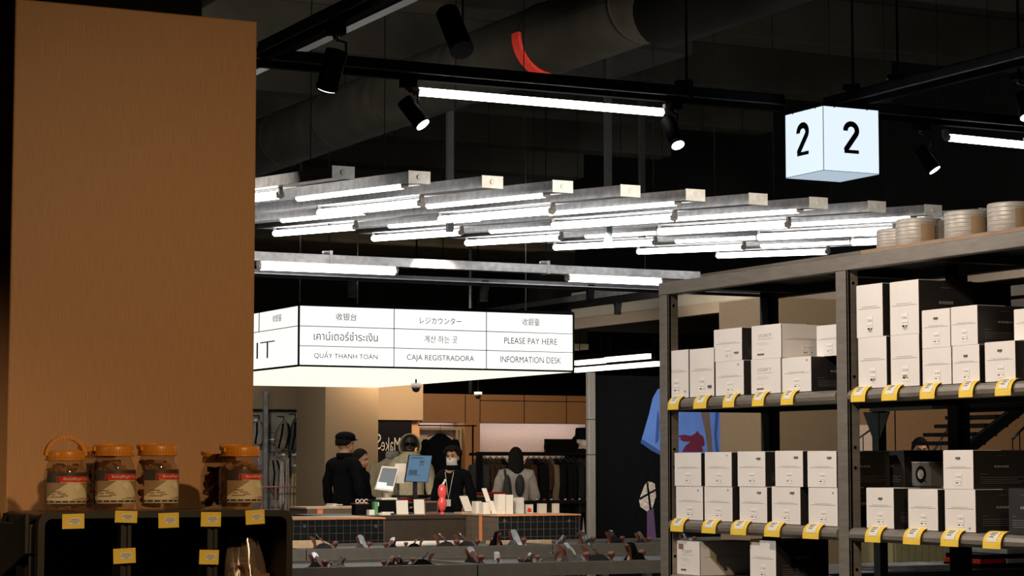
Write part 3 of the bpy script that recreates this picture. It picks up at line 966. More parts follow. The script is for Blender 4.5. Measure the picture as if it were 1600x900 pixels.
def pbox(pl, pr, pt, z0, front, side, label, group, xf_=4.216, dep=.20, bc=None, mark=None, z1=None, pm_=None):
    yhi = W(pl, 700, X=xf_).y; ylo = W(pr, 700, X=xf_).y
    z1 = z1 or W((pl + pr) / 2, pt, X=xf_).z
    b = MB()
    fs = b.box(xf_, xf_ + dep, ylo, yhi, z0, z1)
    # faces: 0 bottom 1 top 2 -Y 3 +Y 4 -X 5 +X
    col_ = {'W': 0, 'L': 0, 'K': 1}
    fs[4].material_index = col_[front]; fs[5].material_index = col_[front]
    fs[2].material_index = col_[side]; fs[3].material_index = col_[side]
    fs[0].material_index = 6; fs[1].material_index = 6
    # folded top flaps, slightly open
    t = .0015
    b.box(xf_ + .001, xf_ + dep / 2 - .0007, ylo + .002, yhi - .002, z1, z1 + t, m=0 if front != 'K' else 1)
    b.box(xf_ + dep / 2 + .0007, xf_ + dep - .001, ylo + .002, yhi - .002, z1, z1 + t, m=6)
    # dark red-brown cut edge running down the corner
    b.box(xf_ - .0005, xf_ + .0018, ylo - .0006, ylo + .0007, z0, z1, m=6)
    box_print(b, ylo, yhi, z0, z1, xf_, front, bc=bc, mark=mark)
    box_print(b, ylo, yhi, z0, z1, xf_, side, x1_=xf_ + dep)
    o = b.build('product_box', BMATS)
    tag(o, label, 'box', group)
    return z1 + t


g1 = 'product boxes on the upper left shelf'
D_ = .215
E1, E2 = zs1 + .0005, zs2 + .0005
pbox(1038.5, 1077, 548, E1, 'W', 'K', 'white box at the left end of the upper left shelf, beside the corner post', g1, dep=D_, mark=(.85, .12))
pbox(1078.5, 1117, 545, E1, 'W', 'K', 'white box second from the left on the upper left shelf, its lid bulging', g1, xf_=4.208 + .006, dep=D_, bc=(.82, .20))
z = pbox(1119, 1163.3, 564.5, E1, 'W', 'K', 'white box under another one, third from the left on the upper left shelf', g1, dep=D_, mark=(.8, .88))
pbox(1116.8, 1161, 514.0, z, 'W', 'K', 'white box stacked on the third from the left of the upper left shelf', g1, dep=D_, bc=(.8, .24))
z = pbox(1174.8, 1221.4, 561, E1, 'L', 'W', 'lower of the two white logo-faced boxes on the upper left shelf', g1, dep=D_)
pbox(1176, 1222.6, 508, z, 'L', 'W', 'upper of the two white logo-faced boxes on the upper left shelf, taped on top', g1, dep=D_)
z = pbox(1223.6, 1269, 558.5, E1, 'W', 'K', 'white box right of the logo boxes, black side facing the middle post', g1, dep=D_, mark=(.85, .9))
pbox(1278, 1318, 508, z + .0, 'W', 'K', 'white box at the top right of the upper left shelf, partly behind the middle post', g1, xf_=4.27, dep=.18)
g2 = 'product boxes on the upper right shelf'
z = pbox(1343, 1387.5, 527, E1, 'W', 'K', 'tall white box beside the middle post, bottom of the upper right shelf', g2, dep=D_, bc=(.52, .16))
pbox(1341.2, 1382.4, 444.5, z, 'W', 'K', 'tall white box topping the column nearest the middle post, upper right shelf', g2, dep=D_, bc=(.52, .14))
z = pbox(1393.8, 1438.8, 523, E1, 'W', 'K', 'tall white box, second column of the upper right shelf, lower one', g2, dep=D_, bc=(.5, .19))
pbox(1393.8, 1439.2, 439.0, z, 'W', 'K', 'tallest-standing white box of the whole rack, showing its black side with four icons', g2, dep=D_, bc=(.52, .14))
z = pbox(1443.5, 1489, 543.7, E1, 'W', 'K', 'white box, third column of the upper right shelf, lower one', g2, dep=D_)
pbox(1443.5, 1488, 483.5, z, 'W', 'K', 'upper white box of the third column, upper right shelf, bar code near its top', g2, dep=D_, bc=(.5, .77))
z = pbox(1490.4, 1533, 539.5, E1, 'W', 'K', 'lower white box of the fourth column, upper right shelf, bar code at its top', g2, dep=D_, bc=(.5, .72))
pbox(1489, 1531, 478.5, z, 'W', 'K', 'white box, fourth column of the upper right shelf, upper one with a wide black side', g2, dep=D_)
pbox(1541.5, 1589.3, 534, E1, 'W', 'K', 'single white box near the right edge of the upper right shelf', g2, dep=D_, bc=(.5, .78))
z = pbox(1512, 1552, 530, E1, 'K', 'K', 'black box behind the fourth column of the upper right shelf, lower one', g2, xf_=4.44, dep=.2)
pbox(1487, 1506, 477, z, 'W', 'K', 'small brown-black box standing at the back behind the tallest box', g2, xf_=4.445, dep=.19) if False else None
z = pbox(1603, 1640, 530, E1, 'W', 'K', 'lower white box cut by the right edge of the photo, upper right shelf', g2, xf_=4.30, dep=.2)
pbox(1588, 1632, 482, z, 'W', 'K', 'upper white box cut by the right edge of the photo, upper right shelf', g2, xf_=4.30, dep=.2)
z = pbox(1470, 1520, 545, E1, 'K', 'K', 'black box hidden at the back behind the third column', g2, xf_=4.44, dep=.2)
pbox(1490, 1507, 441, z, 'K', 'K', 'dark box rising at the back, between the tallest box and the fourth column', g2, xf_=4.44, dep=.2)
g3 = 'product boxes on the lower left shelf'
nm = ['first', 'second', 'third', 'fourth', 'fifth']
bot = [(1056, 1098, 760), (1100.3, 1144, 760.7), (1155, 1198, 761), (1205.3, 1250, 761), (1262.4, 1308, 762)]
top = [(1054, 1095.6, 708), (1101.2, 1143.2, 707), (1152.4, 1195.7, 706), (1211, 1254.5, 705), (1261.5, 1307, 705.5)]
for i in range(5):
    z = pbox(*bot[i], E2, 'W', 'K', 'white box, %s from the left in the bottom row of the lower left shelf' % nm[i], g3, xf_=4.214, dep=D_, bc=[None, None, (.72, .84), (.72, .84), None][i], mark=[(.82, .88), (.84, .9), None, None, (.84, .86)][i])
    pbox(*top[i], z, 'W', 'K', 'white box, %s from the left in the top row of the lower left shelf' % nm[i], g3, xf_=4.212, dep=D_, bc=[None, None, (.76, .80), (.76, .82), (.76, .82)][i], mark=[None, (.82, .9), None, None, None][i])
g4 = 'product boxes on the lower right shelf'
pbox(1352.8, 1395.5, 763, E2, 'W', 'K', 'white box left on the lower right shelf, below the two black boxes', g4, dep=D_, bc=(.52, .74))
pbox(1417.8, 1464.3, 765, E2, 'W', 'K', 'white box in the middle of the lower right shelf', g4, dep=D_)
z = pbox(1475, 1523, 765, E2, 'W', 'K', 'white box under another at the right of the lower right shelf', g4, dep=D_, mark=(.8, .08))
pbox(1473.5, 1520.5, 704, z, 'W', 'K', 'white box topping a pair on the lower right shelf, wide black side', g4, dep=D_, bc=(.5, .8))
pbox(1574.6, 1625, 764, E2, 'K', 'W', 'black-faced box at the right edge of the lower right shelf', g4, dep=D_)
z = pbox(1368, 1420, 762, E2, 'K', 'K', 'black box at the back of the lower right shelf supporting another', g4, xf_=4.45, dep=.2)
pbox(1368, 1411.5, 705, z, 'K', 'K', 'black-faced box with four icons at the back of the lower right shelf, right of its twin', g4, xf_=4.45, dep=.2) if 0 else None
pbox(1368, 1412, 705, z, 'K', 'K', 'black-faced box with four icons on the lower right shelf, right one of the two', g4, xf_=4.45, dep=.2)
z = pbox(1318, 1365, 762, E2, 'K', 'K', 'black box behind the middle post on the lower right shelf, bottom', g4, xf_=4.45, dep=.2)
pbox(1318, 1364, 705, z, 'K', 'K', 'black-faced box with four icons on the lower right shelf, next to the middle post', g4, xf_=4.45, dep=.2)
z = pbox(1426, 1470, 760, E2, 'K', 'W', 'black box at the back of the lower right shelf under the grey one', g4, xf_=4.46, dep=.19)
# grey box with a round fitting
xg = 4.46
yh = W(1425, 740, X=xg).y; yl = W(1449, 740, X=xg).y
zg = W(1440, 723, X=xg).z
b = MB(); fs = b.box(xg, xg + .19, yl - .02, yh, z, zg); fs[4].material_index = 0
b.box(xg - .001, xg + .19, yl - .02, yh, zg, zg + .003, m=2)
b.poly([(xg - .001, yh - .02 + .028 * math.cos(t) - .03, (z + zg) / 2 + .028 * math.sin(t)) for t in [2 * math.pi * i / 18 for i in range(18)]], (-.001, 0, 0), m=1)
b.poly([(xg - .002, yh - .02 + .016 * math.cos(t) - .03, (z + zg) / 2 + .016 * math.sin(t)) for t in [2 * math.pi * i / 14 for i in range(14)]], (-.001, 0, 0), m=2)
b.poly([(xg - .002, yl + .03, (z + zg) / 2), (xg - .002, yl + .0, z + .01), (xg - .002, yl + .004, z + .01), (xg - .002, yl + .033, (z + zg) / 2)], (-.001, 0, 0), m=1)
tag(b.build('grey_box', [mat('grey_carton', (.10, .095, .085), .6, 0, .1), M['black'], M['inkgrey']]), 'grey box with a round black fitting, at the back of the lower right shelf', 'box')
# bottom shelf
g5 = 'product boxes on the bottom left shelf'
yy = W(1056, 870, X=4.235).y
pbox(1056, 1092.5, 846, zs3 + .0005, 'L', 'W', 'white box with logo side out on the bottom left shelf, brown tape on its corner', g5, xf_=4.235, dep=.24)
pbox(1170.6, 1211, 843.8, zs3 + .0005, 'W', 'K', 'shaded box with a wide black side at the middle of the bottom left shelf', g5, xf_=4.235, dep=.22)
b = MB(); q = W(1063, 852, X=4.233); b.box(4.2325, 4.234, q.y - .02, q.y + .012, q.z - .012, q.z + .006)
tag(b.build('tape_strip', mat('brown_tape', (.25, .15, .10), .4, 0, .1)), 'brown tape strip on the logo box of the bottom shelf', 'tape')

# ---- curved yellow price tags
def price_tag(px0, px1, z_, label, x_=XR, torn=False):
    ya = W(px0 + 5, 700, X=x_ - .006).y; yb = W(px1 + 1, 700, X=x_ - .006).y
    if ya < yb: ya, yb = yb, ya
    t = thing('price_tag', (x_, (ya + yb) / 2, z_), label, 'price tag', 'yellow price tags on the rack')
    prof = []
    for i in range(9):
        a_ = math.radians(92 + 88 * i / 8)
        prof.append((x_ + .018 + .036 * math.cos(a_), z_ - .032 + .040 * math.sin(a_)))
    prof.append((x_ - .0185, z_ - .044))
    n_ = len(prof) - 1
    for nm_, off, a_, c_, lo, hi, mm in (('tag_card', 0, ya, yb, 0, n_, M['tag']), ('paper_label', .0012, ya - (ya - yb) * .22, yb + (ya - yb) * .22, 2, n_ - 2, M['tagw'])):
        b = MB()
        for i in range(lo, hi):
            (xa_, za_), (xb_, zb_) = prof[i], prof[i + 1]
            v = [Vector((xa_ - off, a_, za_ + off)), Vector((xa_ - off, c_, za_ + off)), Vector((xb_ - off, c_, zb_ + off * .6)), Vector((xb_ - off, a_, zb_ + off * .6))]
            b.poly(v, (.0012, 0, -.0006))
        if off:
            mid = (lo + hi) // 2
            for k2, j in enumerate((mid - 1, mid, mid + 1)):
                xa_, za_ = prof[j]
                b.box(xa_ - .0035, xa_ - .0022, c_ + (a_ - c_) * (.2 + .1 * k2), a_ - (a_ - c_) * .2, za_ + .001, za_ + .0035, m=1)
        b.build(nm_, [mm, M['inkgrey']], t)
    return t


rows = [(zs1, [(1043, 1063.5), (1083, 1107), (1129, 1150.6), (1175, 1197), (1220, 1243)], 'upper left shelf'),
        (zs1, [(1330, 1356), (1378, 1406), (1438, 1465), (1499, 1525), (1556, 1585)], 'upper right shelf'),
        (zs2, [(1046, 1069.5), (1094.6, 1120), (1139.7, 1167.7), (1192, 1220), (1252, 1281)], 'lower left shelf'),
        (zs2, [(1349, 1377), (1408.5, 1439), (1467, 1498.6), (1532.7, 1564.5)], 'lower right shelf')]
for z_, l_, s_ in rows:
    for i, (a, c_) in enumerate(l_):
        price_tag(a, c_, z_, 'yellow curved price tag, %s from the left on the rail of the %s' % (nm[i], s_))

# ---- wrapped tins on the rack top
tinm = [mat('tin_metal', (.38, .345, .30), .5, .2, .25, 14, stretch=(2, 2, 20)), mat('tin_label', (.48, .43, .38), .5, 0, .25, 10, stretch=(1, 1, 14)), mat('tin_kraft', (.30, .20, .11), .6, 0, .15, 20), M['inkgrey'], M['black']]


def tin(px0, px1, pyt, pyb_, label, fit=True):
    """drum-ended canister: wrapped drum at the left, flat block with a clamp knob at the right"""
    xf_ = XR + .05
    zb_ = zt1 + .0125
    yc = W(px0, 370, X=xf_ + .07).y
    y_lo = W(px0 + (px1 - px0) * .5, 370, X=xf_ + .02).y
    r_ = .075
    zt_ = W(px0 + 15, pyt, X=xf_).z
    t = thing('tin_can', (xf_ + r_, yc - r_, zb_), label, 'tin', 'wrapped tins on the rack top')
    c = Vector((xf_ + r_, yc - r_, 0))
    b = MB()
    H = zt_ - zb_
    b.lathe([(r_ * .98, zb_), (r_, zb_ + .004), (r_, zt_ - .006), (r_ * .96, zt_ - .001), (r_ * .90, zt_), (r_ * .9, zt_ - .004)], (c.x, c.y, 0), 32)
    for i in range(6): 
        zz = zb_ + H * (.12 + .14 * i)
        b.lathe([(r_ + .0002, zz), (r_ + .0005, zz + .0015), (r_ + .0002, zz + .003)], (c.x, c.y, 0), 32, m=3)
    b.build('drum', tinm, t)
    # kraft patch round the front right
    b = MB()
    b.grid(lambda u, v: (c.x + math.cos(math.radians(238 + 36 * u)) * (r_ + .0016), c.y + math.sin(math.radians(238 + 36 * u)) * (r_ + .0016), zb_ + H * (.05 + .72 * v)), 8, 2)
    b.build('kraft_label', tinm[2], t)
    # side block
    b = MB()
    yb2 = c.y - r_ * .35
    b.box(c.x, c.x + .15, yb2 - .045, yb2 + .05, zb_, zt_ - .004, bev=.008)
    b.build('side_block', tinm[0], t)
    if fit:
        b = MB()
        p_ = Vector((c.x + .105, yb2 - .046, zb_ + H * .52))
        b.cyl(p_, p_ + Vector((0, -.012, 0)), .017, n=16)
        b.cyl(p_ + Vector((0, -.012, 0)), p_ + Vector((0, -.02, 0)), .011, .009, n=12)
        pts = [p_ + Vector((0, -.02, 0)), p_ + Vector((.01, -.03, -.01)), p_ + Vector((.028, -.032, -.028)), p_ + Vector((.036, -.03, -H * .4))]
        b.path(pts, .0018, n=6)
        b.build('clamp_knob', M['iron'], t)
    return t


tin(1382, 1412, 354, 392, 'wrapped tin farthest left on the rack top, the shortest-looking one', False)
tin(1412, 1486, 338, 384, 'second wrapped tin from the left on the rack top, with brown patch and knob')
tin(1488, 1555, 326, 362, 'wrapped tin third from the left on the rack top, with a round dark clamp knob')
tin(1555, 1640, 313, 355, 'wrapped tin at the right edge of the photo on the rack top')

# ================================================================ BLACK CRATE AND JARS
CY = 5.18
cx0_, cx1_ = 1.325, 1.972
cz1_ = 1.334
cH = .443


def crate(z0, label, near=True):
    t = thing('storage_crate', ((cx0_ + cx1_) / 2, CY + .2, z0), label, 'crate', 'stacked black crates')
    z1 = z0 + cH - .001
    dpt = .40
    b = MB()
    th = .012
    r_ = .028
    # rounded rim frame facing the camera
    def rr(x0, x1, za, zb, r, n_=5):
        pts = []
        for cx, cz, a0 in ((x1 - r, zb - r, 0), (x0 + r, zb - r, 90), (x0 + r, za + r, 180), (x1 - r, za + r, 270)):
            for i in range(n_ + 1):
                a_ = math.radians(a0 + 90 * i / n_)
                pts.append((cx + r * math.cos(a_), cz + r * math.sin(a_)))
        return pts
    def tubeframe(x0, x1, za, zb, r, w_, ya, yb):
        o_ = rr(x0, x1, za, zb, r); i_ = rr(x0 + w_, x1 - w_, za + w_, zb - w_, max(.004, r - w_ * .6))
        n_ = len(o_)
        vs = [[b.bm.verts.new((p[0], y_, p[1])) for p in L] for L, y_ in ((o_, ya), (i_, ya), (i_, yb), (o_, yb))]
        for k_ in range(4):
            A, B_ = vs[k_], vs[(k_ + 1) % 4]
            for i in range(n_):
                f = b.bm.faces.new((A[i], A[(i + 1) % n_], B_[(i + 1) % n_], B_[i])); f.smooth = False
        bmesh.ops.recalc_face_normals(b.bm, faces=b.bm.faces)
    tubeframe(cx0_, cx1_, z0, z1, r_, .016, CY, CY + .03)
    tubeframe(cx0_ + .006, cx1_ - .006, z0 + .004, z1 - .004, r_, .010, CY + .03, CY + dpt)
    b.box(cx0_ + .01, cx1_ - .01, CY + dpt - .012, CY + dpt, z0 + .01, z1 - .01)
    b.build('shell', M['crate'], t)
    # left end: ribs and hand grip
    b = MB()
    for y_ in (CY + .035, CY + .15, CY + .27, CY + .385):
        b.box(cx0_ - .012, cx0_ + .006, y_, y_ + .006, z0 + .03, z1 - .03)
    b.box(cx0_ - .012, cx0_ + .006, CY + .035, CY + .39, z1 - .105, z1 - .099)
    b.build('end_rib', M['crate'], t)
    b = MB()
    ya, yb = CY + .04, CY + .33
    b.poly([(cx0_ - .013, ya, z1 - .004), (cx0_ - .019, ya + .10, z1 - .030), (cx0_ - .019, yb - .04, z1 - .030), (cx0_ - .013, yb, z1 - .004), (cx0_ - .013, yb, z1 - .13), (cx0_ - .013, yb - .05, z1 - .165), (cx0_ - .013, ya, z1 - .099)], (-.008, 0, 0))
    b.build('hand_grip', M['crate'], t)
    for i, px in enumerate((195, 330)):
        x_ = W(px, 850, Y=CY + .02).x
        b = MB()
        b.box(x_ - .013, x_ - .004, CY + .01, CY + dpt - .012, z0 + .012, z1 - .012)
        b.box(x_ + .004, x_ + .013, CY + .01, CY + dpt - .012, z0 + .012, z1 - .012)
        b.box(x_ - .004, x_ + .004, CY + .016, CY + dpt - .012, z0 + .012, z1 - .012)
        b.build('divider', M['crate'], t)
    return t


for k_, lab in enumerate(('black plastic crate at the floor under the jar display', 'middle black plastic crate under the jar display', 'black open-fronted plastic crate on top of the stack, carrying the orange-lidded jars')):
    crate(.003 + k_ * .4435, lab)
cz1_ = .003 + 2 * .4435 + cH - .001


def flat_tag(px, py, wd, hg, tilt, label, parent=None, y_=CY - .0012):
    c = W(px, py, Y=y_)
    t = thing('price_card', c, label, 'price tag', 'yellow price cards on the black crate')
    R_ = Matrix.Rotation(math.radians(tilt), 3, 'Y')
    rr_ = R_ @ RX; uu_ = R_ @ UP
    s = 5.9 / 3400
    b = MB(); b.obox(c, rr_ * wd * s / 2 * 1.07, Vector((0, .0006, 0)), uu_ * hg * s / 2); b.build('tag_card', M['tag'], t)
    b = MB(); b.obox(c + Vector((0, -.0009, 0)) + rr_ * .004, rr_ * wd * s / 2 * .55, Vector((0, .0003, 0)), uu_ * hg * s / 2 * .45)
    b2 = MB()
    for k2, (v, l_) in enumerate(((.3, .5), (0, .62), (-.3, .3))): b.obox(c + Vector((0, -.0014, 0)) + rr_ * .004 + uu_ * v * hg * s / 2 * .8, rr_ * wd * s / 2 * l_ * .8, Vector((0, .0002, 0)), uu_ * .0011, m=1)
    b.build('paper_label', [M['tagw'], M['inkgrey']], t)


flat_tag(114.5, 814.5, 29, 20.5, -1, 'yellow price card leftmost on the black crate rim, under the handled jar')
flat_tag(197, 807.5, 30, 16.5, 2, 'yellow price card second from the left on the crate rim')
flat_tag(263.5, 813, 28, 21, -1.5, 'yellow price card third from the left, in the middle of the crate rim')
flat_tag(329.5, 811.5, 28, 20.5, 1, 'yellow price card fourth from the left on the crate rim, above the right divider')
flat_tag(398.5, 808, 27, 20.5, -3, 'yellow price card tilted at the right end of the crate rim')
flat_tag(194.5, 868.5, 30, 21, -2, 'yellow price card lower down on the left divider inside the crate')
flat_tag(326.5, 870.5, 27, 20.5, 2, 'yellow price card lower down on the right divider inside the crate')

# jars
cook = mat('biscuit', (.27, .12, .05), .8, 0, .35, 25)
jarm = mat('jar_plastic', (.30, .13, .06), .05, 0, 0, 5, alpha=.26)
lblm = [mat('label_cream', (.66, .54, .35), .5, 0, .06, 14), mat('label_red', (.60, .035, .02), .4, 0, .05), mat('label_dark', (.05, .035, .025), .5, 0, .1),
        mat('label_tan', (.33, .20, .10), .5, 0, .12, 10), mat('label_pale', (.72, .66, .50), .5, 0, .03), mat('label_brown_ink', (.22, .09, .04), .5, 0, .05)]


def jar(px, d_y, lidtop, wpx, rot, label, handle_up=False):
    y_ = CY + d_y
    c = W(px, 790, Y=y_)
    z0 = cz1_ + .0003
    s = (c - CAM).dot(fw) / FPX
    r_ = wpx * s / 2
    H = W(px, lidtop, Y=y_).z - z0
    t = thing('biscuit_jar', (c.x, y_, z0), label, 'jar', 'orange-lidded biscuit jars')
    C_ = (c.x, y_, z0)
    hL = H * .165
    b = MB()
    b.lathe([(r_ * .86, 0), (r_ * .97, .004), (r_, .014), (r_, H * .60), (r_ * .97, H * .66), (r_ * .86, H * .78), (r_ * .80, H - hL + .001)], C_, 32)
    b.build('glass_body', jarm, t)
    b = MB()
    b.lathe([(r_ * .88, H - hL), (r_ * .89, H - hL + .002), (r_ * .89, H - .006), (r_ * .86, H - .001), (r_ * .75, H)], C_, 32)
    for i in range(40):
        a_ = 2 * math.pi * i / 40
        b.cyl((c.x + math.cos(a_) * r_ * .89, y_ + math.sin(a_) * r_ * .89, z0 + H - hL + .002), (c.x + math.cos(a_) * r_ * .89, y_ + math.sin(a_) * r_ * .89, z0 + H - .009), .0008, n=4)
    b.lathe([(r_ * .94, H - hL), (r_ * .95, H - hL + .002), (r_ * .94, H - hL + .004)], C_, 32)
    lid = b.build('lid', M['orange'], t)
    b = MB()
    if handle_up:
        pts = [(c.x + math.cos(a_) * r_ * .93, y_, z0 + H - hL * .5 + math.sin(a_) * r_ * .86) for a_ in [math.pi * i / 18 for i in range(19)]]
        for p_, q_ in zip(pts, pts[1:]): b.obox((Vector(p_) + Vector(q_)) / 2, (Vector(q_) - Vector(p_)) * .53, Vector((0, .008, 0)), (Vector(q_) - Vector(p_)).cross(Vector((0, 1, 0))).normalized() * .0045)
    else:
        ra = math.radians(rot)
        pts = [(c.x + math.cos(a_ + ra) * r_ * (.93 if i % 18 else .93), y_ + math.sin(a_ + ra) * r_ * .93, z0 + H - hL * .35 + .010 * math.sin(a_)) for i, a_ in enumerate([math.pi * i / 16 for i in range(17)])]
        for p_, q_ in zip(pts, pts[1:]): b.obox((Vector(p_) + Vector(q_)) / 2, (Vector(q_) - Vector(p_)) * .53, Vector((0, 0, .005)), (Vector(q_) - Vector(p_)).cross(Vector((0, 0, 1))).normalized() * .003)
    b.build('handle', M['orange'], lid)
    # biscuits
    b = MB()
    rnd = random.Random(px)
    for i in range(110):
        a_ = rnd.uniform(0, 6.28); rr_ = r_ * rnd.uniform(.25, .78); z_ = z0 + .012 + rnd.random() ** 1.0 * H * .66
        if z_ > z0 + H * .6: rr_ *= .85
        m_ = Matrix.Rotation(rnd.uniform(0, 6), 3, 'Z') @ Matrix.Rotation(rnd.uniform(-1, 1), 3, 'X')
        sz = rnd.uniform(.007, .011)
        b.obox((c.x + math.cos(a_) * rr_, y_ + math.sin(a_) * rr_, z_), m_ @ Vector((sz, 0, 0)), m_ @ Vector((0, sz * .8, 0)), m_ @ Vector((0, 0, .004)))
    tag(b.build('biscuit_filling', cook, t), None, None, None, 'stuff')
    # wrap label
    b = MB()
    base = math.degrees(math.atan2(-1, -.15)) + rot + 8      # toward the camera
    RL = r_ + .0008

    def cp(u, v, e=0):
        a_ = math.radians(base - 75 + 150 * u)
        return (c.x + math.cos(a_) * (RL + e), y_ + math.sin(a_) * (RL + e), z0 + .019 + v * H * .52)
    def patch(u0, u1, v0, v1, m_, e, nu=14, f=None):
        b.grid(lambda u, v: cp(u0 + (u1 - u0) * u, v0 + (v1 - v0) * v if not f else f(u, v), e), nu, 3, m=m_)
    patch(0, 1, .0, .98, 0, 0)
    patch(0, 1, .82, .98, 2, .0003)
    patch(.22, 1, .68, .86, 1, .0007)
    patch(0, .28, .66, .84, 2, .0006)
    patch(0, .42, .18, .66, 3, .0004, f=lambda u, v: .66 - .48 * v * (1 - u))
    patch(.66, 1, .12, .66, 3, .0004, f=lambda u, v: .66 - (.54) * v * (u))
    patch(0, 1, .03, .09, 2, .0008)
    for i in range(8): patch(.05 + i * .125, .075 + i * .125, .045, .075, 4, .0012, 2)
    # pale cube drawing
    patch(.52, .68, .42, .60, 4, .0009, 4, f=lambda u, v: .51 + (v - .5) * 2 * .12 * (1 - abs(2 * u - 1)))
    for (u0, u1, v) in ((.10, .34, .20), (.12, .2, .28), (.24, .38, .30), (.12, .3, .36), (.30, .42, .24), (.6, .95, .16), (.5, .9, .13)):
        patch(u0, u1, v, v + (.022 if v > .19 and u0 > .09 else .012), 5, .0009, 4)
    # lettering wrapped on the red band
    me, ma, mb_, mc, md = text_mesh('BondRight Terpa', -.005)
    t2 = bmesh.new(); t2.from_mesh(me)
    for v in t2.verts:
        u = .34 + (v.co.x - ma) / (mb_ - ma) * .60; vv = .715 + (v.co.y - mc) / (md - mc) * .105
        v.co = Vector(cp(u, vv, .0012))
    for f in t2.faces: f.material_index = 4
    tm = bpy.data.meshes.new('t'); t2.to_mesh(tm); b.bm.from_mesh(tm)
    b.build('wrap_label', lblm, t)
    return t


jar(101, .075, 704, 66, 6, 'biscuit jar at the far left of the crate with its orange handle standing up', True)
jar(177, .075, 696, 67, 4, 'biscuit jar second from the left in front, orange lid level')
jar(245, .07, 695, 66, 22, 'biscuit jar in the middle of the crate top, turned to the right')
jar(375, .07, 697, 67, 20, 'biscuit jar at the right end of the crate, beside the pillar edge')
jar(151, .20, 699, 62, 60, 'biscuit jar behind, between the first and second front jars')
jar(342, .20, 709, 58, 60, 'biscuit jar behind the right-end jar, mostly hidden')

# clear bag of snacks in the crate
bagm = mat('bag_film', (.30, .22, .17), .12, 0, 0, 5, alpha=.28)
q0 = W(388, 900, Y=CY + .12)
zf = .003 + 2 * .4435 + .013
t = thing('snack_bag', (q0.x, CY + .14, zf), 'clear plastic bag of brown snacks standing inside the crate at right', 'bag')
b = MB()
rnd = random.Random(3)
topz = W(385, 868, Y=CY + .1).z
for i in range(60):
    z_ = zf + .02 + rnd.random() * (topz - zf - .04)
    k2 = 1 - .5 * max(0, (z_ - zf) / (topz - zf)) ** 2
    m_ = Matrix.Rotation(rnd.uniform(0, 6), 3, 'Z') @ Matrix.Rotation(rnd.uniform(-1.5, 1.5), 3, 'X')
    b.obox((q0.x + rnd.uniform(-.055, .055) * k2, CY + .13 + rnd.uniform(-.05, .05) * k2, z_), m_ @ Vector((.02, 0, 0)), m_ @ Vector((0, .014, 0)), m_ @ Vector((0, 0, .006)))
tag(b.build('snack_filling', mat('snack', (.20, .085, .035), .6, 0, .4, 30), t), None, None, None, 'stuff')
b = MB()
bt = W(380, 846, Y=CY + .1).z
def bagf(u, v):
    a_ = 2 * math.pi * u
    k2 = (1 - .5 * v ** 3) * (1 + .10 * math.sin(5 * a_ + 3 * v) * v + .05 * math.sin(11 * a_ + 9 * v))
    sy_ = .075 * (1 - .7 * v ** 2)
    return (q0.x + math.cos(a_) * .072 * k2 - .01 * v, CY + .13 + math.sin(a_) * sy_ * k2, zf + .002 + v * (bt - zf) * (1 + .04 * math.sin(4 * a_)))
b.grid(bagf, 40, 12)
b.build('film', bagm, t)

# ================================================================ DISPLAY BENCHES WITH HAND PLANES
ZB = .85
YA = W(750, 853, Z=ZB).y
YB = W(746, 881, Z=ZB).y


def bench(x0, x1, y, label, dep=.9):
    t = thing('display_bench', ((x0 + x1) / 2, y, 0), label, 'bench')
    b = MB()
    b.box(x0, x1, y, y + .015, ZB - .082, ZB, bev=.001)
    b.box(x0, x1, y + dep - .015, y + dep, ZB - .082, ZB + .0)
    b.box(x0, x0 + .012, y + .015, y + dep - .015, ZB - .082, ZB)
    b.box(x1 - .012, x1, y + .015, y + dep - .015, ZB - .082, ZB)
    b.build('frame_rail', M['bench'], t)
    b = MB(); b.box(x0 + .012, x1 - .012, y + .015, y + dep - .015, ZB - .03, ZB - .018); b.build('bench_top', M['rackdark'], t)
    for xx in (x0 + .02, x1 - .07):
        for yy in (y + .02, y + dep - .07):
            b = MB(); b.box(xx, xx + .05, yy, yy + .05, 0, ZB - .082); b.build('leg', M['rackdark'], t)
    b = MB(); b.box(x0 + .02, x1 - .02, y + .05, y + dep - .05, .42, .44); b.build('lower_shelf', M['rack'], t)
    b = MB()
    n_ = int((x1 - x0) / .38)
    for i in range(n_):
        xx = x0 + .2 + i * .38
        b.box(xx, xx + .05, y + .3, y + .36, .44, .70)
    b.build('shelf_divider', M['galv'], t)
    return t


xs = [W(p, 855, Y=YA).x for p in (430, 479, 864, 1240)]
bench(xs[0] - 1.2, xs[1] - .004, YA, 'grey metal display bench at the left end of the far row')
bench(xs[1] + .004, xs[2] - .004, YA, 'grey metal display bench in the middle of the far row, in front of the checkout')
bench(xs[2] + .004, xs[3], YA, 'grey metal display bench at the right end of the far row, below the partition')
xs = [W(p, 880, Y=YB).x for p in (420, 746.5, 1180)]
bench(xs[0] - .4, xs[1] - .004, YB, 'grey metal display bench of the near row, left of its joint')
bench(xs[1] + .004, xs[2], YB, 'grey metal display bench of the near row, right of its joint')


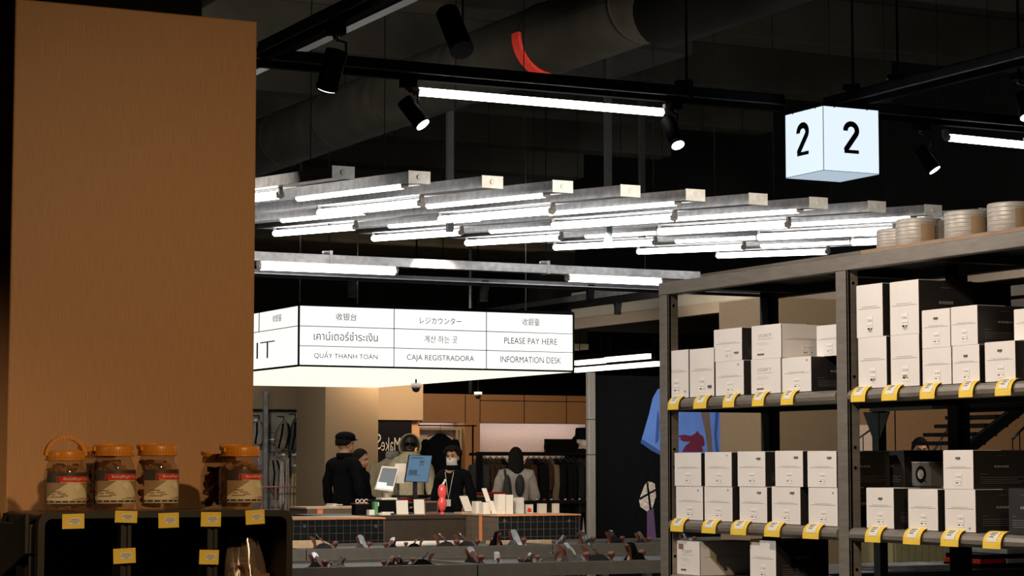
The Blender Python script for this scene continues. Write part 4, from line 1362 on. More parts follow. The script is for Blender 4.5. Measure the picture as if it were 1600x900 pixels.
def hand_plane(loc, rz, label, kind=0, sc_=1.0, knob=True):
    sc_ *= .9
    """bench plane along local +Y; front knob at +Y"""
    t = thing('hand_plane', loc, label, 'hand plane', 'hand planes on the display benches')
    body = [M['iron'], M['silver'], M['black']][kind % 3]
    R_ = Matrix.Rotation(rz, 4, 'Z') @ Matrix.Scale(sc_, 4)
    T_ = Matrix.Translation(Vector(loc)) @ R_

    def fin(b, nm_, m_, par=t):
        bmesh.ops.transform(b.bm, matrix=T_, verts=b.bm.verts)
        return b.build(nm_, m_, par)
    b = MB()
    b.box(-.031, .031, -.115, .115, 0, .006, bev=.002)
    for s in (-1, 1):
        pr = [(-.115, .006), (-.08, .010), (-.03, .045), (.0, .052), (.03, .045), (.07, .012), (.115, .006)]
        b.poly([(s * .028, y_, z_) for y_, z_ in pr] + [(s * .028, .115, .002), (s * .028, -.115, .002)], (s * .003, 0, 0))
    fin(b, 'sole', body)
    b = MB()
    # lever cap and iron, leaning back at 45 degrees, rounded top
    def blade(hw, L_, th, off):
        pts = []
        dy, dz = -math.cos(math.radians(52)), math.sin(math.radians(52))
        o_ = Vector((0, .03 + off, .008))
        for x_, l_ in [(-hw, 0), (-hw, L_ * .86)] + [(-hw * math.cos(a_), L_ * .86 + L_ * .14 * math.sin(a_)) for a_ in [math.pi * i / 8 for i in range(1, 8)]] + [(hw, L_ * .86), (hw, 0)]:
            pts.append(o_ + Vector((x_, dy * l_, dz * l_)))
        b.poly(pts, Vector((0, dz, -dy)) * th)
    blade(.026, .135, .004, -.004); fin(b, 'blade', M['silver'] if kind != 2 else M['iron'])
    b = MB(); blade(.017, .10, .006, .004); fin(b, 'lever_cap', M['silver'] if kind else M['brownwood'])
    b = MB()
    pr = [(-.060, .008), (-.052, .03), (-.058, .055), (-.075, .078), (-.085, .095), (-.070, .105), (-.052, .092), (-.040, .075), (-.034, .05), (-.030, .025), (-.022, .008)]
    b.poly([(-.011, y_ - .02, z_) for y_, z_ in pr], (.022, 0, 0)); bmesh.ops.bevel(b.bm, geom=b.bm.edges[:], offset=.004, segments=2, affect='EDGES')
    fin(b, 'rear_handle', M['brownwood'])
    if knob:
        b = MB()
        b.lathe([(.013, .006), (.010, .012), (.009, .024), (.014, .034), (.022, .044), (.023, .052), (.018, .061), (.008, .065)], (0, .082, 0), 16)
        fin(b, 'front_knob', M['brownwood'])
    return t


CAMD = math.atan2(-1, .5)   # rough bearing back to the camera


def put_plane(px, row, back, rz, label, kind=0, s_=1.0):
    y_ = (YA if row == 'A' else YB) + back
    p_ = W(px, 850, Y=y_)
    hand_plane((p_.x, y_, ZB - .018 + .0005), math.radians(rz), label, kind, s_)


F_ = 180    # facing the camera side (-Y)
put_plane(506, 'A', .18, 250, 'hand plane with its pale handle up, leftmost on the far bench row', 0, 1.1)
put_plane(568, 'A', .15, 190, 'silver hand plane left of the dark brown counter on the far bench', 1)
put_plane(610, 'A', .18, 120, 'small hand plane lying crosswise on the far bench beside the white roll', 0, .8)
put_plane(647, 'A', .20, 60, 'black hand plane in front of the white roll', 2, .8)
put_plane(697, 'A', .16, 235, 'hand plane below the pink figure, red-brown knob at left', 0, 1.05)
put_plane(729, 'A', .16, 240, 'hand plane left of the orange strip, tall red-brown handle', 0, 1.05)
put_plane(775, 'A', .14, 350, 'dark hand plane seen end-on in front of the tiled counter corner', 2, 1.15)
put_plane(808, 'A', .14, 186, 'silver arched hand plane seen end-on with a brown knob, before the black tiles', 1, 1.2)
put_plane(874, 'A', .2, 100, 'small hand plane at the joint of the far bench', 1, .75)
put_plane(916, 'A', .2, 290, 'hand plane with raised handle in front of the steel post', 1, 1.05)
put_plane(961, 'A', .2, 285, 'hand plane with slanted handle in front of the black partition', 0, 1.05)
put_plane(1005, 'A', .2, 200, 'hand plane below the poster pouch on the far bench', 0, .9)
put_plane(1073, 'A', .2, 210, 'hand plane seen between the rack posts under the first price tag', 1, .9)
put_plane(498, 'B', .22, 200, 'hand plane leftmost on the near bench row', 0, .9)
put_plane(528, 'B', .3, 100, 'small steel hand plane near the left end of the near bench', 1, .6)
put_plane(608, 'B', .25, 110, 'low hand plane on the near bench, left of centre', 0, .65)
put_plane(628, 'B', .25, 290, 'low hand plane just right of another on the near bench', 0, .6)
put_plane(660, 'B', .35, 80, 'black hand plane lying deep on the near bench', 2, .8)
put_plane(741, 'B', .3, 190, 'hand plane with knob up just left of the near bench joint', 0, 1.0)
put_plane(777, 'B', .3, 160, 'hand plane just right of the near bench joint', 1, .7)
put_plane(822, 'B', .22, 95, 'hand plane lying low with two red-brown knobs', 0, .65)
put_plane(856, 'B', .22, 60, 'hand plane with a bright steel lever and reddish handle', 1, .85)
put_plane(897, 'B', .18, 215, 'large hand plane with arched steel blade and knob on the near bench', 1, 1.2)
put_plane(934, 'B', .2, 235, 'hand plane with tall brown handle and round knob on the near bench', 0, 1.15)
put_plane(992, 'B', .2, 300, 'dark hand plane at the right end of the near bench, left of the rack', 2, 1.2)

# pale plank, white roll, wooden stock on the far bench
yp = YA + .55
a = W(766, 843, Y=yp); c = W(864, 841, Y=yp)
b = MB(); b.box(a.x, c.x, yp, yp + .08, ZB - .018, ZB + .012, bev=.003); tag(b.build('wooden_plank', M['palewood']), 'pale wooden plank lying on the far bench before the black tiles', 'plank')
yp = YA + .45
a = W(615, 848, Y=yp); c = W(722, 846, Y=yp)
b = MB(); b.cyl((a.x, yp, ZB + .004), (c.x, yp, ZB + .004), .022, n=16); tag(b.build('paper_roll', M['paper']), 'long white roll lying on the far bench under the dark counter', 'roll')
yp = YA + .6
a = W(452, 838, Y=yp); c = W(515, 838, Y=yp)
b = MB(); b.poly([(a.x, yp, ZB - .017), (a.x, yp, ZB + .035), (c.x - .05, yp, ZB + .035), (c.x, yp, ZB + .015), (c.x, yp, ZB - .017)], (0, .10, 0)); tag(b.build('wooden_stock', M['palewood']), 'tan wooden block lying on the far bench before the left tiled cabinet', 'wood block')

# ================================================================ CHECKOUT COUNTERS
ZC = .97


def tiled(name, x0, x1, y0, y1, z1, step, label, leftmat=True):
    t = thing(name, ((x0 + x1) / 2, (y0 + y1) / 2, 0), label, 'counter')
    b = MB(); fs = b.box(x0, x1, y0, y1, 0, z1 - .014)
    fs[4].material_index = 1 if leftmat else 0  # warm light on the left tile face put into a browner colour
    # grout / wire grid standing proud of the tiles
    g = .0017
    x = x0 + step
    while x < x1 - .01:
        b.box(x - g, x + g, y0 - .002, y0, 0, z1 - .014, m=2); x += step
    y = y0 + step
    while y < y1 - .01:
        b.box(x0 - .002, x0, y - g, y + g, 0, z1 - .014, m=2); y += step
    z = z1 - .014 - step * .8
    while z > 0:
        b.box(x0, x1, y0 - .002, y0, z - g, z + g, m=2); b.box(x0 - .002, x0, y0, y1, z - g, z + g, m=2); z -= step
    b.box(x0 - .003, x0 + .004, y0 - .003, y0 + .004, 0, z1 - .014, m=2)
    b.box(x1 - .004, x1 + .003, y0 - .003, y0 + .004, 0, z1 - .014, m=2)
    b.build('tiled_body', [M['tile'], M['counterbr'], M['grout']], t)
    b = MB(); b.box(x0 - .01, x1 + .01, y0 - .01, y1 + .01, z1 - .014, z1)
    b.build('counter_top', M['palewood'], t)
    b = MB(); b.box(x0 - .012, x1 + .012, y0 - .012, y0 - .0101, z1 - .013, z1 - .002)
    b.build('orange_edge', M['copper'], t)
    return t


c0 = W(778, 804.5, Z=ZC)
cX1 = W(905, 803, Y=c0.y).x; cYf = W(728, 803, X=c0.x).y
tc_ = tiled('tiled_counter', c0.x, cX1, c0.y, cYf, ZC, .068, 'tiled checkout counter at right with a pale top and an orange strip on its side')
ys = W(751.5, 820, X=c0.x).y
b = MB(); b.box(c0.x - .006, c0.x - .0025, ys - .03, ys + .03, 0, ZC - .014); b.build('orange_strip', M['copper'], tc_)
for px in (788, 889):
    q_ = W(px, 814, Y=c0.y); b = MB(); b.box(q_.x - .012, q_.x + .012, c0.y - .006, c0.y - .0021, q_.z - .012, q_.z + .012); b.build('bolt_plate', M['grout'], tc_)
# left cabinet
l1 = W(600, 808.5, Z=ZC)
lx0 = W(425, 808, Y=l1.y).x
tl_ = tiled('tiled_cabinet', lx0, l1.x, l1.y, l1.y + .75, ZC, .066, 'low black-tiled cabinet at left, just right of the crate', False)
for px in (475.5, 587):
    q_ = W(px, 822, Y=l1.y); b = MB(); b.box(q_.x - .012, q_.x + .012, l1.y - .006, l1.y - .0021, q_.z - .012, q_.z + .012); b.build('bolt_plate', M['grout'], tl_)
# dark brown counter between
mY = max(cYf + .02, l1.y + .78)
mx0 = W(514, 803, Y=mY).x; mx1 = c0.x + .25
t = thing('checkout_counter', ((mx0 + mx1) / 2, mY, 0), 'long dark brown checkout counter in the middle, under the screens', 'counter')
b = MB(); b.box(mx0, mx1, mY, mY + .9, 0, ZC - .05); b.build('counter_body', M['counter'], t)
b = MB(); b.box(mx0, mx1, mY - .015, mY + .92, ZC - .05 + .0005, ZC - .012, bev=.002); b.build('counter_top', M['counter'], t)
# rear-left counter with an orange strip
r0 = W(480, 797, Z=ZC)
rx1 = W(560, 797, Y=r0.y + .5).x
t = thing('rear_counter', (r0.x + .3, r0.y, 0), 'grey-ended counter in front of the man, with an orange strip and papers', 'counter')
if r0.y < mY + .95: r0.y = mY + .95
b = MB(); b.box(r0.x, rx1, r0.y, r0.y + .5, 0, ZC + .01); b.build('counter_body', M['counterbr'], t)
b = MB(); b.box(r0.x - .01, rx1, r0.y - .01, r0.y + .51, ZC + .0105, ZC + .028); b.build('counter_top', M['palewood'], t)
q_ = W(500, 800, Y=r0.y).x
b = MB(); b.box(q_ - .03, q_ + .03, r0.y - .004, r0.y - .0005, 0, ZC + .01); b.build('orange_strip', M['copper'], t)

# ---------------------------------------------------------------- things on the counters
ZT2 = ZC - .0115
def at(px, y_=None, back=.3):
    y_ = y_ if y_ is not None else mY + back
    p_ = W(px, 790, Y=y_)
    return Vector((p_.x, y_, ZT2))


def px2m(p_): return (Vector(p_) - CAM).dot(fw) / FPX


# pink knotted figure
p_ = at(691, back=.12); s = px2m(p_)
t = thing('pink_figurine', p_, 'glossy coral-pink figurine of two stacked lobes with a white tip on the dark counter', 'figurine')
b = MB()
b.lathe([(4 * s, 0), (4.5 * s, .6 * s), (3 * s, 2 * s), (2.4 * s, 4 * s)], p_, 20, m=0)
b.lathe([(2.4 * s, 4 * s), (5 * s, 8 * s), (7.2 * s, 14 * s), (7.4 * s, 19 * s), (6.2 * s, 23.5 * s), (4.6 * s, 25.5 * s), (6.0 * s, 28 * s), (7.4 * s, 33 * s), (7.4 * s, 38 * s), (6 * s, 43 * s), (3.4 * s, 46.5 * s), (1, 47 * s)][:-1], p_, 28, sy=.85)
b.build('body', M['pink'], t)
b = MB(); top_ = p_ + Vector((0, 0, 45 * s)); d_ = (rt * .55 + UP).normalized()
b.cyl(top_, top_ + d_ * 8 * s, 2.2 * s, 1.3 * s, n=12); b.ell(top_ + d_ * 9 * s, (1.9 * s, 1.9 * s, 2.1 * s))
b.build('white_tip', M['paper'], t)


def board_stand(px, wpx, hpx, back, lean, label, y_=None, yaw=0, m_='paper', base=True):
    p_ = at(px, y_, back); s = px2m(p_)
    t = thing('card_stand', p_, label, 'card stand', 'blank card stands on the counters')
    R_ = Matrix.Rotation(yaw, 3, 'Z'); ri = R_ @ RX; fo = R_ @ Vector((0, 1, 0))
    upv = (UP + fo * math.tan(lean)).normalized()
    h_ = hpx * s
    b = MB(); b.obox(p_ + upv * (h_ / 2 + .004) , ri * wpx * s / 2 * 1.1, fo * .002, upv * h_ / 2); b.build('card', M[m_], t)
    if base:
        b = MB(); b.obox(p_ + fo * .03 + Vector((0, 0, .004)), ri * wpx * s / 2 * 1.1, fo * .045, UP * .004); b.build('foot', M['palewood'], t)
    return t


board_stand(629, 18, 22, .16, .12, 'upright white card left of the pink figure, below the tablet')
board_stand(655.5, 16, 23, .16, .12, 'upright white card second from the left, beside the small wooden frame')
# wooden frame box
p_ = at(674, back=.25); s = px2m(p_)
b = MB(); b.box(p_.x - .075, p_.x + .075, p_.y, p_.y + .08, ZT2, ZT2 + .125); b.box(p_.x - .06, p_.x + .06, p_.y - .002, p_.y, ZT2 + .025, ZT2 + .11, m=1)
tag(b.build('wooden_box', [mat('dull_red_wood', (.22, .10, .07), .5, 0, .1), M['boxblack']]), 'small wooden box with a dark window left of the pink figure', 'box')
# black unit under the tablet
p_ = at(603, back=.3)
b = MB(); b.box(p_.x - .17, p_.x + .11, p_.y, p_.y + .3, ZT2, ZT2 + .135, bev=.004)
tag(b.build('till_base', M['black']), 'black till base under the tilted tablet', 'till')
tb_z = ZT2 + .1355
# green and white item
p2 = at(586, back=.16)
b = MB(); b.box(p2.x - .06, p2.x - .005, p2.y, p2.y + .06, ZT2, ZT2 + .05); b.box(p2.x - .005, p2.x + .03, p2.y, p2.y + .06, ZT2, ZT2 + .125, m=1); b.box(p2.x + .0, p2.x + .045, p2.y + .01, p2.y + .05, ZT2 + .085, ZT2 + .12, m=0)
tag(b.build('tape_dispenser', [M['paper'], mat('green_plastic', (.10, .30, .12), .5, 0, .1)]), 'small white and green dispenser in front of the till base', 'dispenser')
# small shelf with rings
p3 = at(571, back=.32)
t = thing('ring_tray', p3, 'small dark tray of round accessories left of the tablet', 'tray')
b = MB(); b.box(p3.x - .10, p3.x + .08, p3.y, p3.y + .1, ZT2, ZT2 + .10); b.box(p3.x - .11, p3.x + .09, p3.y - .01, p3.y + .11, ZT2 + .10, ZT2 + .108, m=1); b.build('tray_stand', [M['black'], mat('dull_red', (.25, .04, .03), .5, 0, .1)], t)
b = MB()
for i in range(3):
    c_ = Vector((p3.x - .07 + i * .045, p3.y + .03, ZT2 + .128))
    pts = [c_ + Vector((math.cos(a_) * .018, 0, math.sin(a_) * .018)) for a_ in [2 * math.pi * j / 12 for j in range(13)]]
    b.path(pts, .004, n=6)
b.build('ring', M['paper'], t)
# tablet till
p4 = at(603, back=.4)
t = thing('tablet_till', Vector((p4.x, p4.y, tb_z)), 'tilted white tablet till with a grey glowing screen, left of the monitor', 'tablet')


def screen_quad(pts_px, Y_, lean_dy, th, inset, mats_, nm_, par, content=None):
    tl, tr, br, bl = [W(*q, Y=Y_ + (lean_dy if i < 2 else 0)) for i, q in enumerate(pts_px)]
    n_ = (tr - tl).cross(bl - tl).normalized()
    if n_.y > 0: n_ = -n_
    b = MB(); b.poly([tl, tr, br, bl], -n_ * th); b.build(nm_, mats_[0], par)
    P = lambda u, v: tl.lerp(tr, u).lerp(bl.lerp(br, u), v) + n_ * .0008
    b = MB(); b.poly([P(inset, inset), P(1 - inset, inset), P(1 - inset, 1 - inset), P(inset, 1 - inset)], -n_ * .0012)
    if content:
        for (u0, u1, v0, v1, m_) in content:
            f = [P(u0, v0) + n_ * .0012, P(u1, v0) + n_ * .0012, P(u1, v1) + n_ * .0012, P(u0, v1) + n_ * .0012]
            b.poly(f, -n_ * .001, m=m_)
    b.build('screen', mats_[1:], par)
    return tl, tr, br, bl


scg = mat('screen_grey', (.1, .1, .1), .15, 0, 0, 5, (.12, .16, .18), .55)
scw = mat('screen_white', (.5, .5, .5), .3, 0, 0, 5, (.8, .87, .85), .8)
scb = mat('screen_blue', (.05, .08, .1), .3, 0, 0, 5, (.075, .16, .27), .75)
scd = mat('screen_dark_blue', (.03, .05, .07), .3, 0, 0, 5, (.03, .055, .09), .9)
cq = screen_quad([(597, 728), (623.5, 730), (614, 768), (585.5, 764.5)], p4.y, .06, .012, .07, [M['paper'], scg, scw], 'casing', t,
                 [(.07, .93, .80, .93, 1), (.07, .55, .68, .80, 1), (.12, .9, .10, .16, 0)])
cc = (cq[0] + cq[1] + cq[2] + cq[3]) / 4
b = MB(); b.cyl(cc + Vector((0, .02, 0)), Vector((cc.x + .03, p4.y + .10, tb_z + .02)), .02, n=12); b.box(cc.x - .06, cc.x + .11, p4.y + .03, p4.y + .17, tb_z, tb_z + .02, bev=.005); b.build('stand', M['paper'], t)
# rear customer display
p5 = at(626, back=.62)
t = thing('customer_display', p5, 'white-backed customer display between the tablet and the monitor', 'screen')
screen_quad([(618, 724), (635, 724), (632, 756), (612, 754)], p5.y, .03, .015, .04, [M['paper'], M['paper']], 'casing', t)
c_ = W(624, 756, Y=p5.y)
b = MB(); b.box(p5.x - .05, p5.x + .03, p5.y + .02, p5.y + .14, ZT2, ZT2 + .02); b.cyl((c_.x, p5.y + .03, ZT2 + .02), (c_.x, p5.y + .03, c_.z + .03), .012, n=10); b.build('stand', M['iron'], t)
# monitor
p6 = at(655, back=.45)
t = thing('computer_monitor', p6, 'computer monitor with a blue screen on the dark counter', 'monitor')
cq = screen_quad([(639.5, 710.5), (675.5, 711.5), (668.5, 754), (632.5, 752.5)], p6.y, .0, .02, .02, [M['iron'], scb, scd], 'casing', t,
                 [(.12, .62, .08, .14, 1), (.50, .70, .20, .30, 1), (.50, .70, .34, .38, 1), (.10, .46, .55, .72, 1), (.02, .60, .73, .76, 1)])
cc = (cq[2] + cq[3]) / 2
b = MB(); b.box(cc.x - .02, cc.x + .02, p6.y + .022, p6.y + .04, ZT2 + .01, cc.z + .08); b.box(cc.x - .11, cc.x + .11, p6.y - .02, p6.y + .16, ZT2, ZT2 + .012, bev=.003)
b.build('stand', M['iron'], t)
# papers
for i, (px, w_, bk, lab) in enumerate(((608, 30, .06, 'pile of white papers at the front edge of the dark counter'), (527, 24, None, 'white papers on the grey counter in front of the man'))):
    if bk is None: p_ = Vector((W(px, 793, Y=r0.y + .1).x, r0.y + .15, ZC + .0285))
    else: p_ = at(px, back=bk)
    b = MB(); s = px2m(p_)
    for j in range(4):
        a_ = random.uniform(-.3, .3); R_ = Matrix.Rotation(a_, 3, 'Z')
        b.obox(p_ + Vector((random.uniform(-.3, .3) * w_ * s, .04, .004 + j * .0075)), R_ @ Vector((w_ * s * .32, 0, 0)), R_ @ Vector((0, .04, 0)), Vector((0, 0, .0035)))
    tag(b.build('paper_pile', M['paper']), lab, 'papers')
# angled card stands right
cz = c0.y + .12
ZR = ZC + .0005
def atr(px, back): 
    p_ = W(px, 798, Y=c0.y + back)
    if p_.x < c0.x + .06: p_ = W(px, 798, X=c0.x + .06)
    p_.z = ZR; return p_
p_ = W(728, 800, Y=mY + .25); 
t = thing('leaning_board', Vector((p_.x, mY + .2, ZT2)), 'blank board leaning back on a pale tray right of the pink figure', 'card stand')
b = MB(); s = px2m(p_)
a0 = Vector((W(733.5, 800, Y=mY + .2).x, mY + .2, ZT2 + .018)); b.obox(a0 + Vector((-.035, .0, 13 * s)), Vector((7 * s, 0, 0)), Vector((0, .003, 0)), Vector((-5 * s, 0, 12 * s))); b.build('card', M['paper'], t)
b = MB(); b.box(a0.x - .12, a0.x + .10, mY + .12, mY + .3, ZT2, ZT2 + .018); b.build('tray', M['palewood'], t)
for px, w_, h_, bk, lab in ((748, 9, 19, .10, 'white carton at the left of the tiled counter top'), (761, 12, 18, .10, 'wider white carton second on the tiled counter top'),
                            (784, 12, 31, .2, 'tall white paper carrier box on the tiled counter'), (796.5, 11, 30, .2, 'tall white carrier box, right half of the pair'),
                            (811, 16, 25, .3, 'square pale box with a dot right of the tall white pair')):
    p_ = atr(px, bk); s = px2m(p_)
    b = MB(); b.box(p_.x - w_ * s / 2 * 1.08, p_.x + w_ * s / 2 * 1.08, p_.y, p_.y + .09 - .0, ZR, ZR + h_ * s, bev=.001)
    b.box(p_.x - w_ * s / 2 * .9, p_.x + w_ * s / 2 * .9, p_.y + .044, p_.y + .046, ZR + h_ * s, ZR + h_ * s + .001, m=1)
    if px == 811: b.cyl((p_.x, p_.y - .001, ZR + 12 * s), (p_.x, p_.y, ZR + 12 * s), .005, n=10, m=1)
    if px == 784: b.box(p_.x - w_ * s / 2 * 1.09, p_.x + w_ * s / 2 * 1.09, p_.y - .0006, p_.y, ZR + .04, ZR + .041, m=1)
    tag(b.build('white_carton', [M['paper'] if px != 811 else mat('pale_grey_card', (.60, .57, .53), .6, 0, .03), M['inkgrey']]), lab, 'box', 'white boxes on the tiled counter')
for (x0_, x1_, y0_, y1_, bk, lean, lab) in ((752, 760, 763, 784, .22, -4, 'narrow white card leaning over the cartons'), (766, 773, 782, 802, .08, -3, 'small white card leaning between the cartons and the tall box')):
    p_ = atr((x0_ + x1_) / 2, bk); s = px2m(p_)
    zb_ = ZR if y1_ > 795 else ZR + 18 * s + .001
    b = MB(); hh_ = (y1_ - y0_) * s / 2
    b.obox(Vector((p_.x, p_.y + (0 if zb_ == ZR else -.05), zb_ + hh_ + .004)), Vector((4 * s, 0, 0)), Vector((0, .003, 0)), Vector((lean * s, 0, hh_)))
    tag(b.build('leaning_card', M['paper']), lab, 'card', 'leaning cards on the tiled counter')
for px, w_, h_, lab in ((827, 14, 14, 'white box with a dark red picture behind the tiled counter top'), (848.5, 13, 15, 'plain tan-white box at the back right of the tiled counter'), (870, 9, 15, 'narrow tan-white box at the right end of the tiled counter')):
    p_ = atr(px, .36); s = px2m(p_)
    b = MB(); b.box(p_.x - w_ * s / 2, p_.x + w_ * s / 2, p_.y, p_.y + .05, ZR, ZR + h_ * s, bev=.001)
    if px == 827: b.poly([(p_.x - 3 * s, p_.y - .001, ZR + 2 * s), (p_.x + 4 * s, p_.y - .001, ZR + 2 * s), (p_.x + 3.5 * s, p_.y - .001, ZR + 7 * s), (p_.x - 1 * s, p_.y - .001, ZR + 9 * s), (p_.x - 3 * s, p_.y - .001, ZR + 7 * s)], (0, .0009, 0), m=1)
    tag(b.build('small_box', [M['kraft'], M['red']]), lab, 'box', 'small boxes on the tiled counter')

# ================================================================ PEOPLE
def evaluated(o):
    dg = bpy.context.evaluated_depsgraph_get()
    dg.update()
    me = bpy.data.meshes.new_from_object(o.evaluated_get(dg))
    return me


def skin_mesh(joints, bones, sub=2):
    """joints: list of (x, y, z, r) or (x, y, z, rx, ry); one continuous limb surface"""
    me = bpy.data.meshes.new('s')
    me.from_pydata([j[:3] for j in joints], bones, [])
    o = bpy.data.objects.new('s', me); col.objects.link(o)
    o.modifiers.new('skin', 'SKIN')
    for i, j in enumerate(joints):
        me.skin_vertices[0].data[i].radius = (j[3], j[4] if len(j) > 4 else j[3])
    me.skin_vertices[0].data[0].use_root = True
    m = o.modifiers.new('sub', 'SUBSURF'); m.levels = sub; m.render_levels = sub
    r = evaluated(o)
    bpy.data.objects.remove(o)
    return r


def remeshed(meshes, voxel):
    bm = bmesh.new()
    for m in meshes: bm.from_mesh(m)
    me = bpy.data.meshes.new('r'); bm.to_mesh(me); bm.free()
    o = bpy.data.objects.new('r', me); col.objects.link(o)
    m = o.modifiers.new('re', 'REMESH'); m.mode = 'VOXEL'; m.voxel_size = voxel; m.use_smooth_shade = True
    s = o.modifiers.new('sm', 'SMOOTH'); s.iterations = 2; s.factor = .5
    r = evaluated(o)
    bpy.data.objects.remove(o)
    return r


def hand_joints(wr, d, side, curl=.5):
    """wrist point, hand direction, side +-1: returns palm and finger skin meshes"""
    d = Vector(d).normalized()
    x = Vector((side, 0, 0)); x = (x - d * x.dot(d)).normalized()
    nrm = d.cross(x)
    out = [skin_mesh([(*wr, .026, .02), (*(wr + d * .045), .036, .016), (*(wr + d * .085), .038, .014)], [(0, 1), (1, 2)], 1)]
    for i, L in enumerate((.068, .076, .070, .055)):
        b_ = wr + d * .085 + x * (.028 - .018 * i) * -1
        c1 = b_ + (d * math.cos(curl * .5) + nrm * math.sin(curl * .5)) * L * .5
        c2 = c1 + (d * math.cos(curl * 1.4) + nrm * math.sin(curl * 1.4)) * L * .3
        c3 = c2 + (d * math.cos(curl * 2.2) + nrm * math.sin(curl * 2.2)) * L * .22
        out.append(skin_mesh([(*b_, .0095), (*c1, .0088), (*c2, .008), (*c3, .007)], [(0, 1), (1, 2), (2, 3)], 1))
    tb = wr + d * .025 - x * .025
    t1 = tb + (d * .7 - x * .7).normalized() * .04
    t2 = t1 + (d * .95 - x * .2 + nrm * .3).normalized() * .032
    out.append(skin_mesh([(*tb, .014), (*t1, .011), (*t2, .009)], [(0, 1), (1, 2)], 1))
    return out


def head_mesh(c, s=1.0):
    """head facing +Y centred at c (eye level)"""
    b = MB()
    b.ell(c + Vector((0, -.012, .02)) * s, (.074 * s, .092 * s, .098 * s), u=24, v=16)
    b.ell(c + Vector((0, .022, -.045)) * s, (.058 * s, .066 * s, .068 * s), u=20, v=14)
    b.ell(c + Vector((0, .045, -.090)) * s, (.030 * s, .030 * s, .022 * s))
    b.cyl(c + Vector((0, .078, .005)) * s, c + Vector((0, .100, -.032)) * s, .008 * s, .014 * s, n=10)
    b.ell(c + Vector((0, .094, -.034)) * s, (.015 * s, .014 * s, .011 * s))
    b.ell(c + Vector((0, .080, .024)) * s, (.045 * s, .012 * s, .010 * s))
    b.ell(c + Vector((0, .082, -.062)) * s, (.024 * s, .010 * s, .008 * s))
    for q in (-1, 1):
        b.ell(c + Vector((q * .076, -.005, -.012)) * s, (.010 * s, .020 * s, .031 * s))
    me = bpy.data.meshes.new('h'); b.bm.to_mesh(me); b.bm.free()
    return me


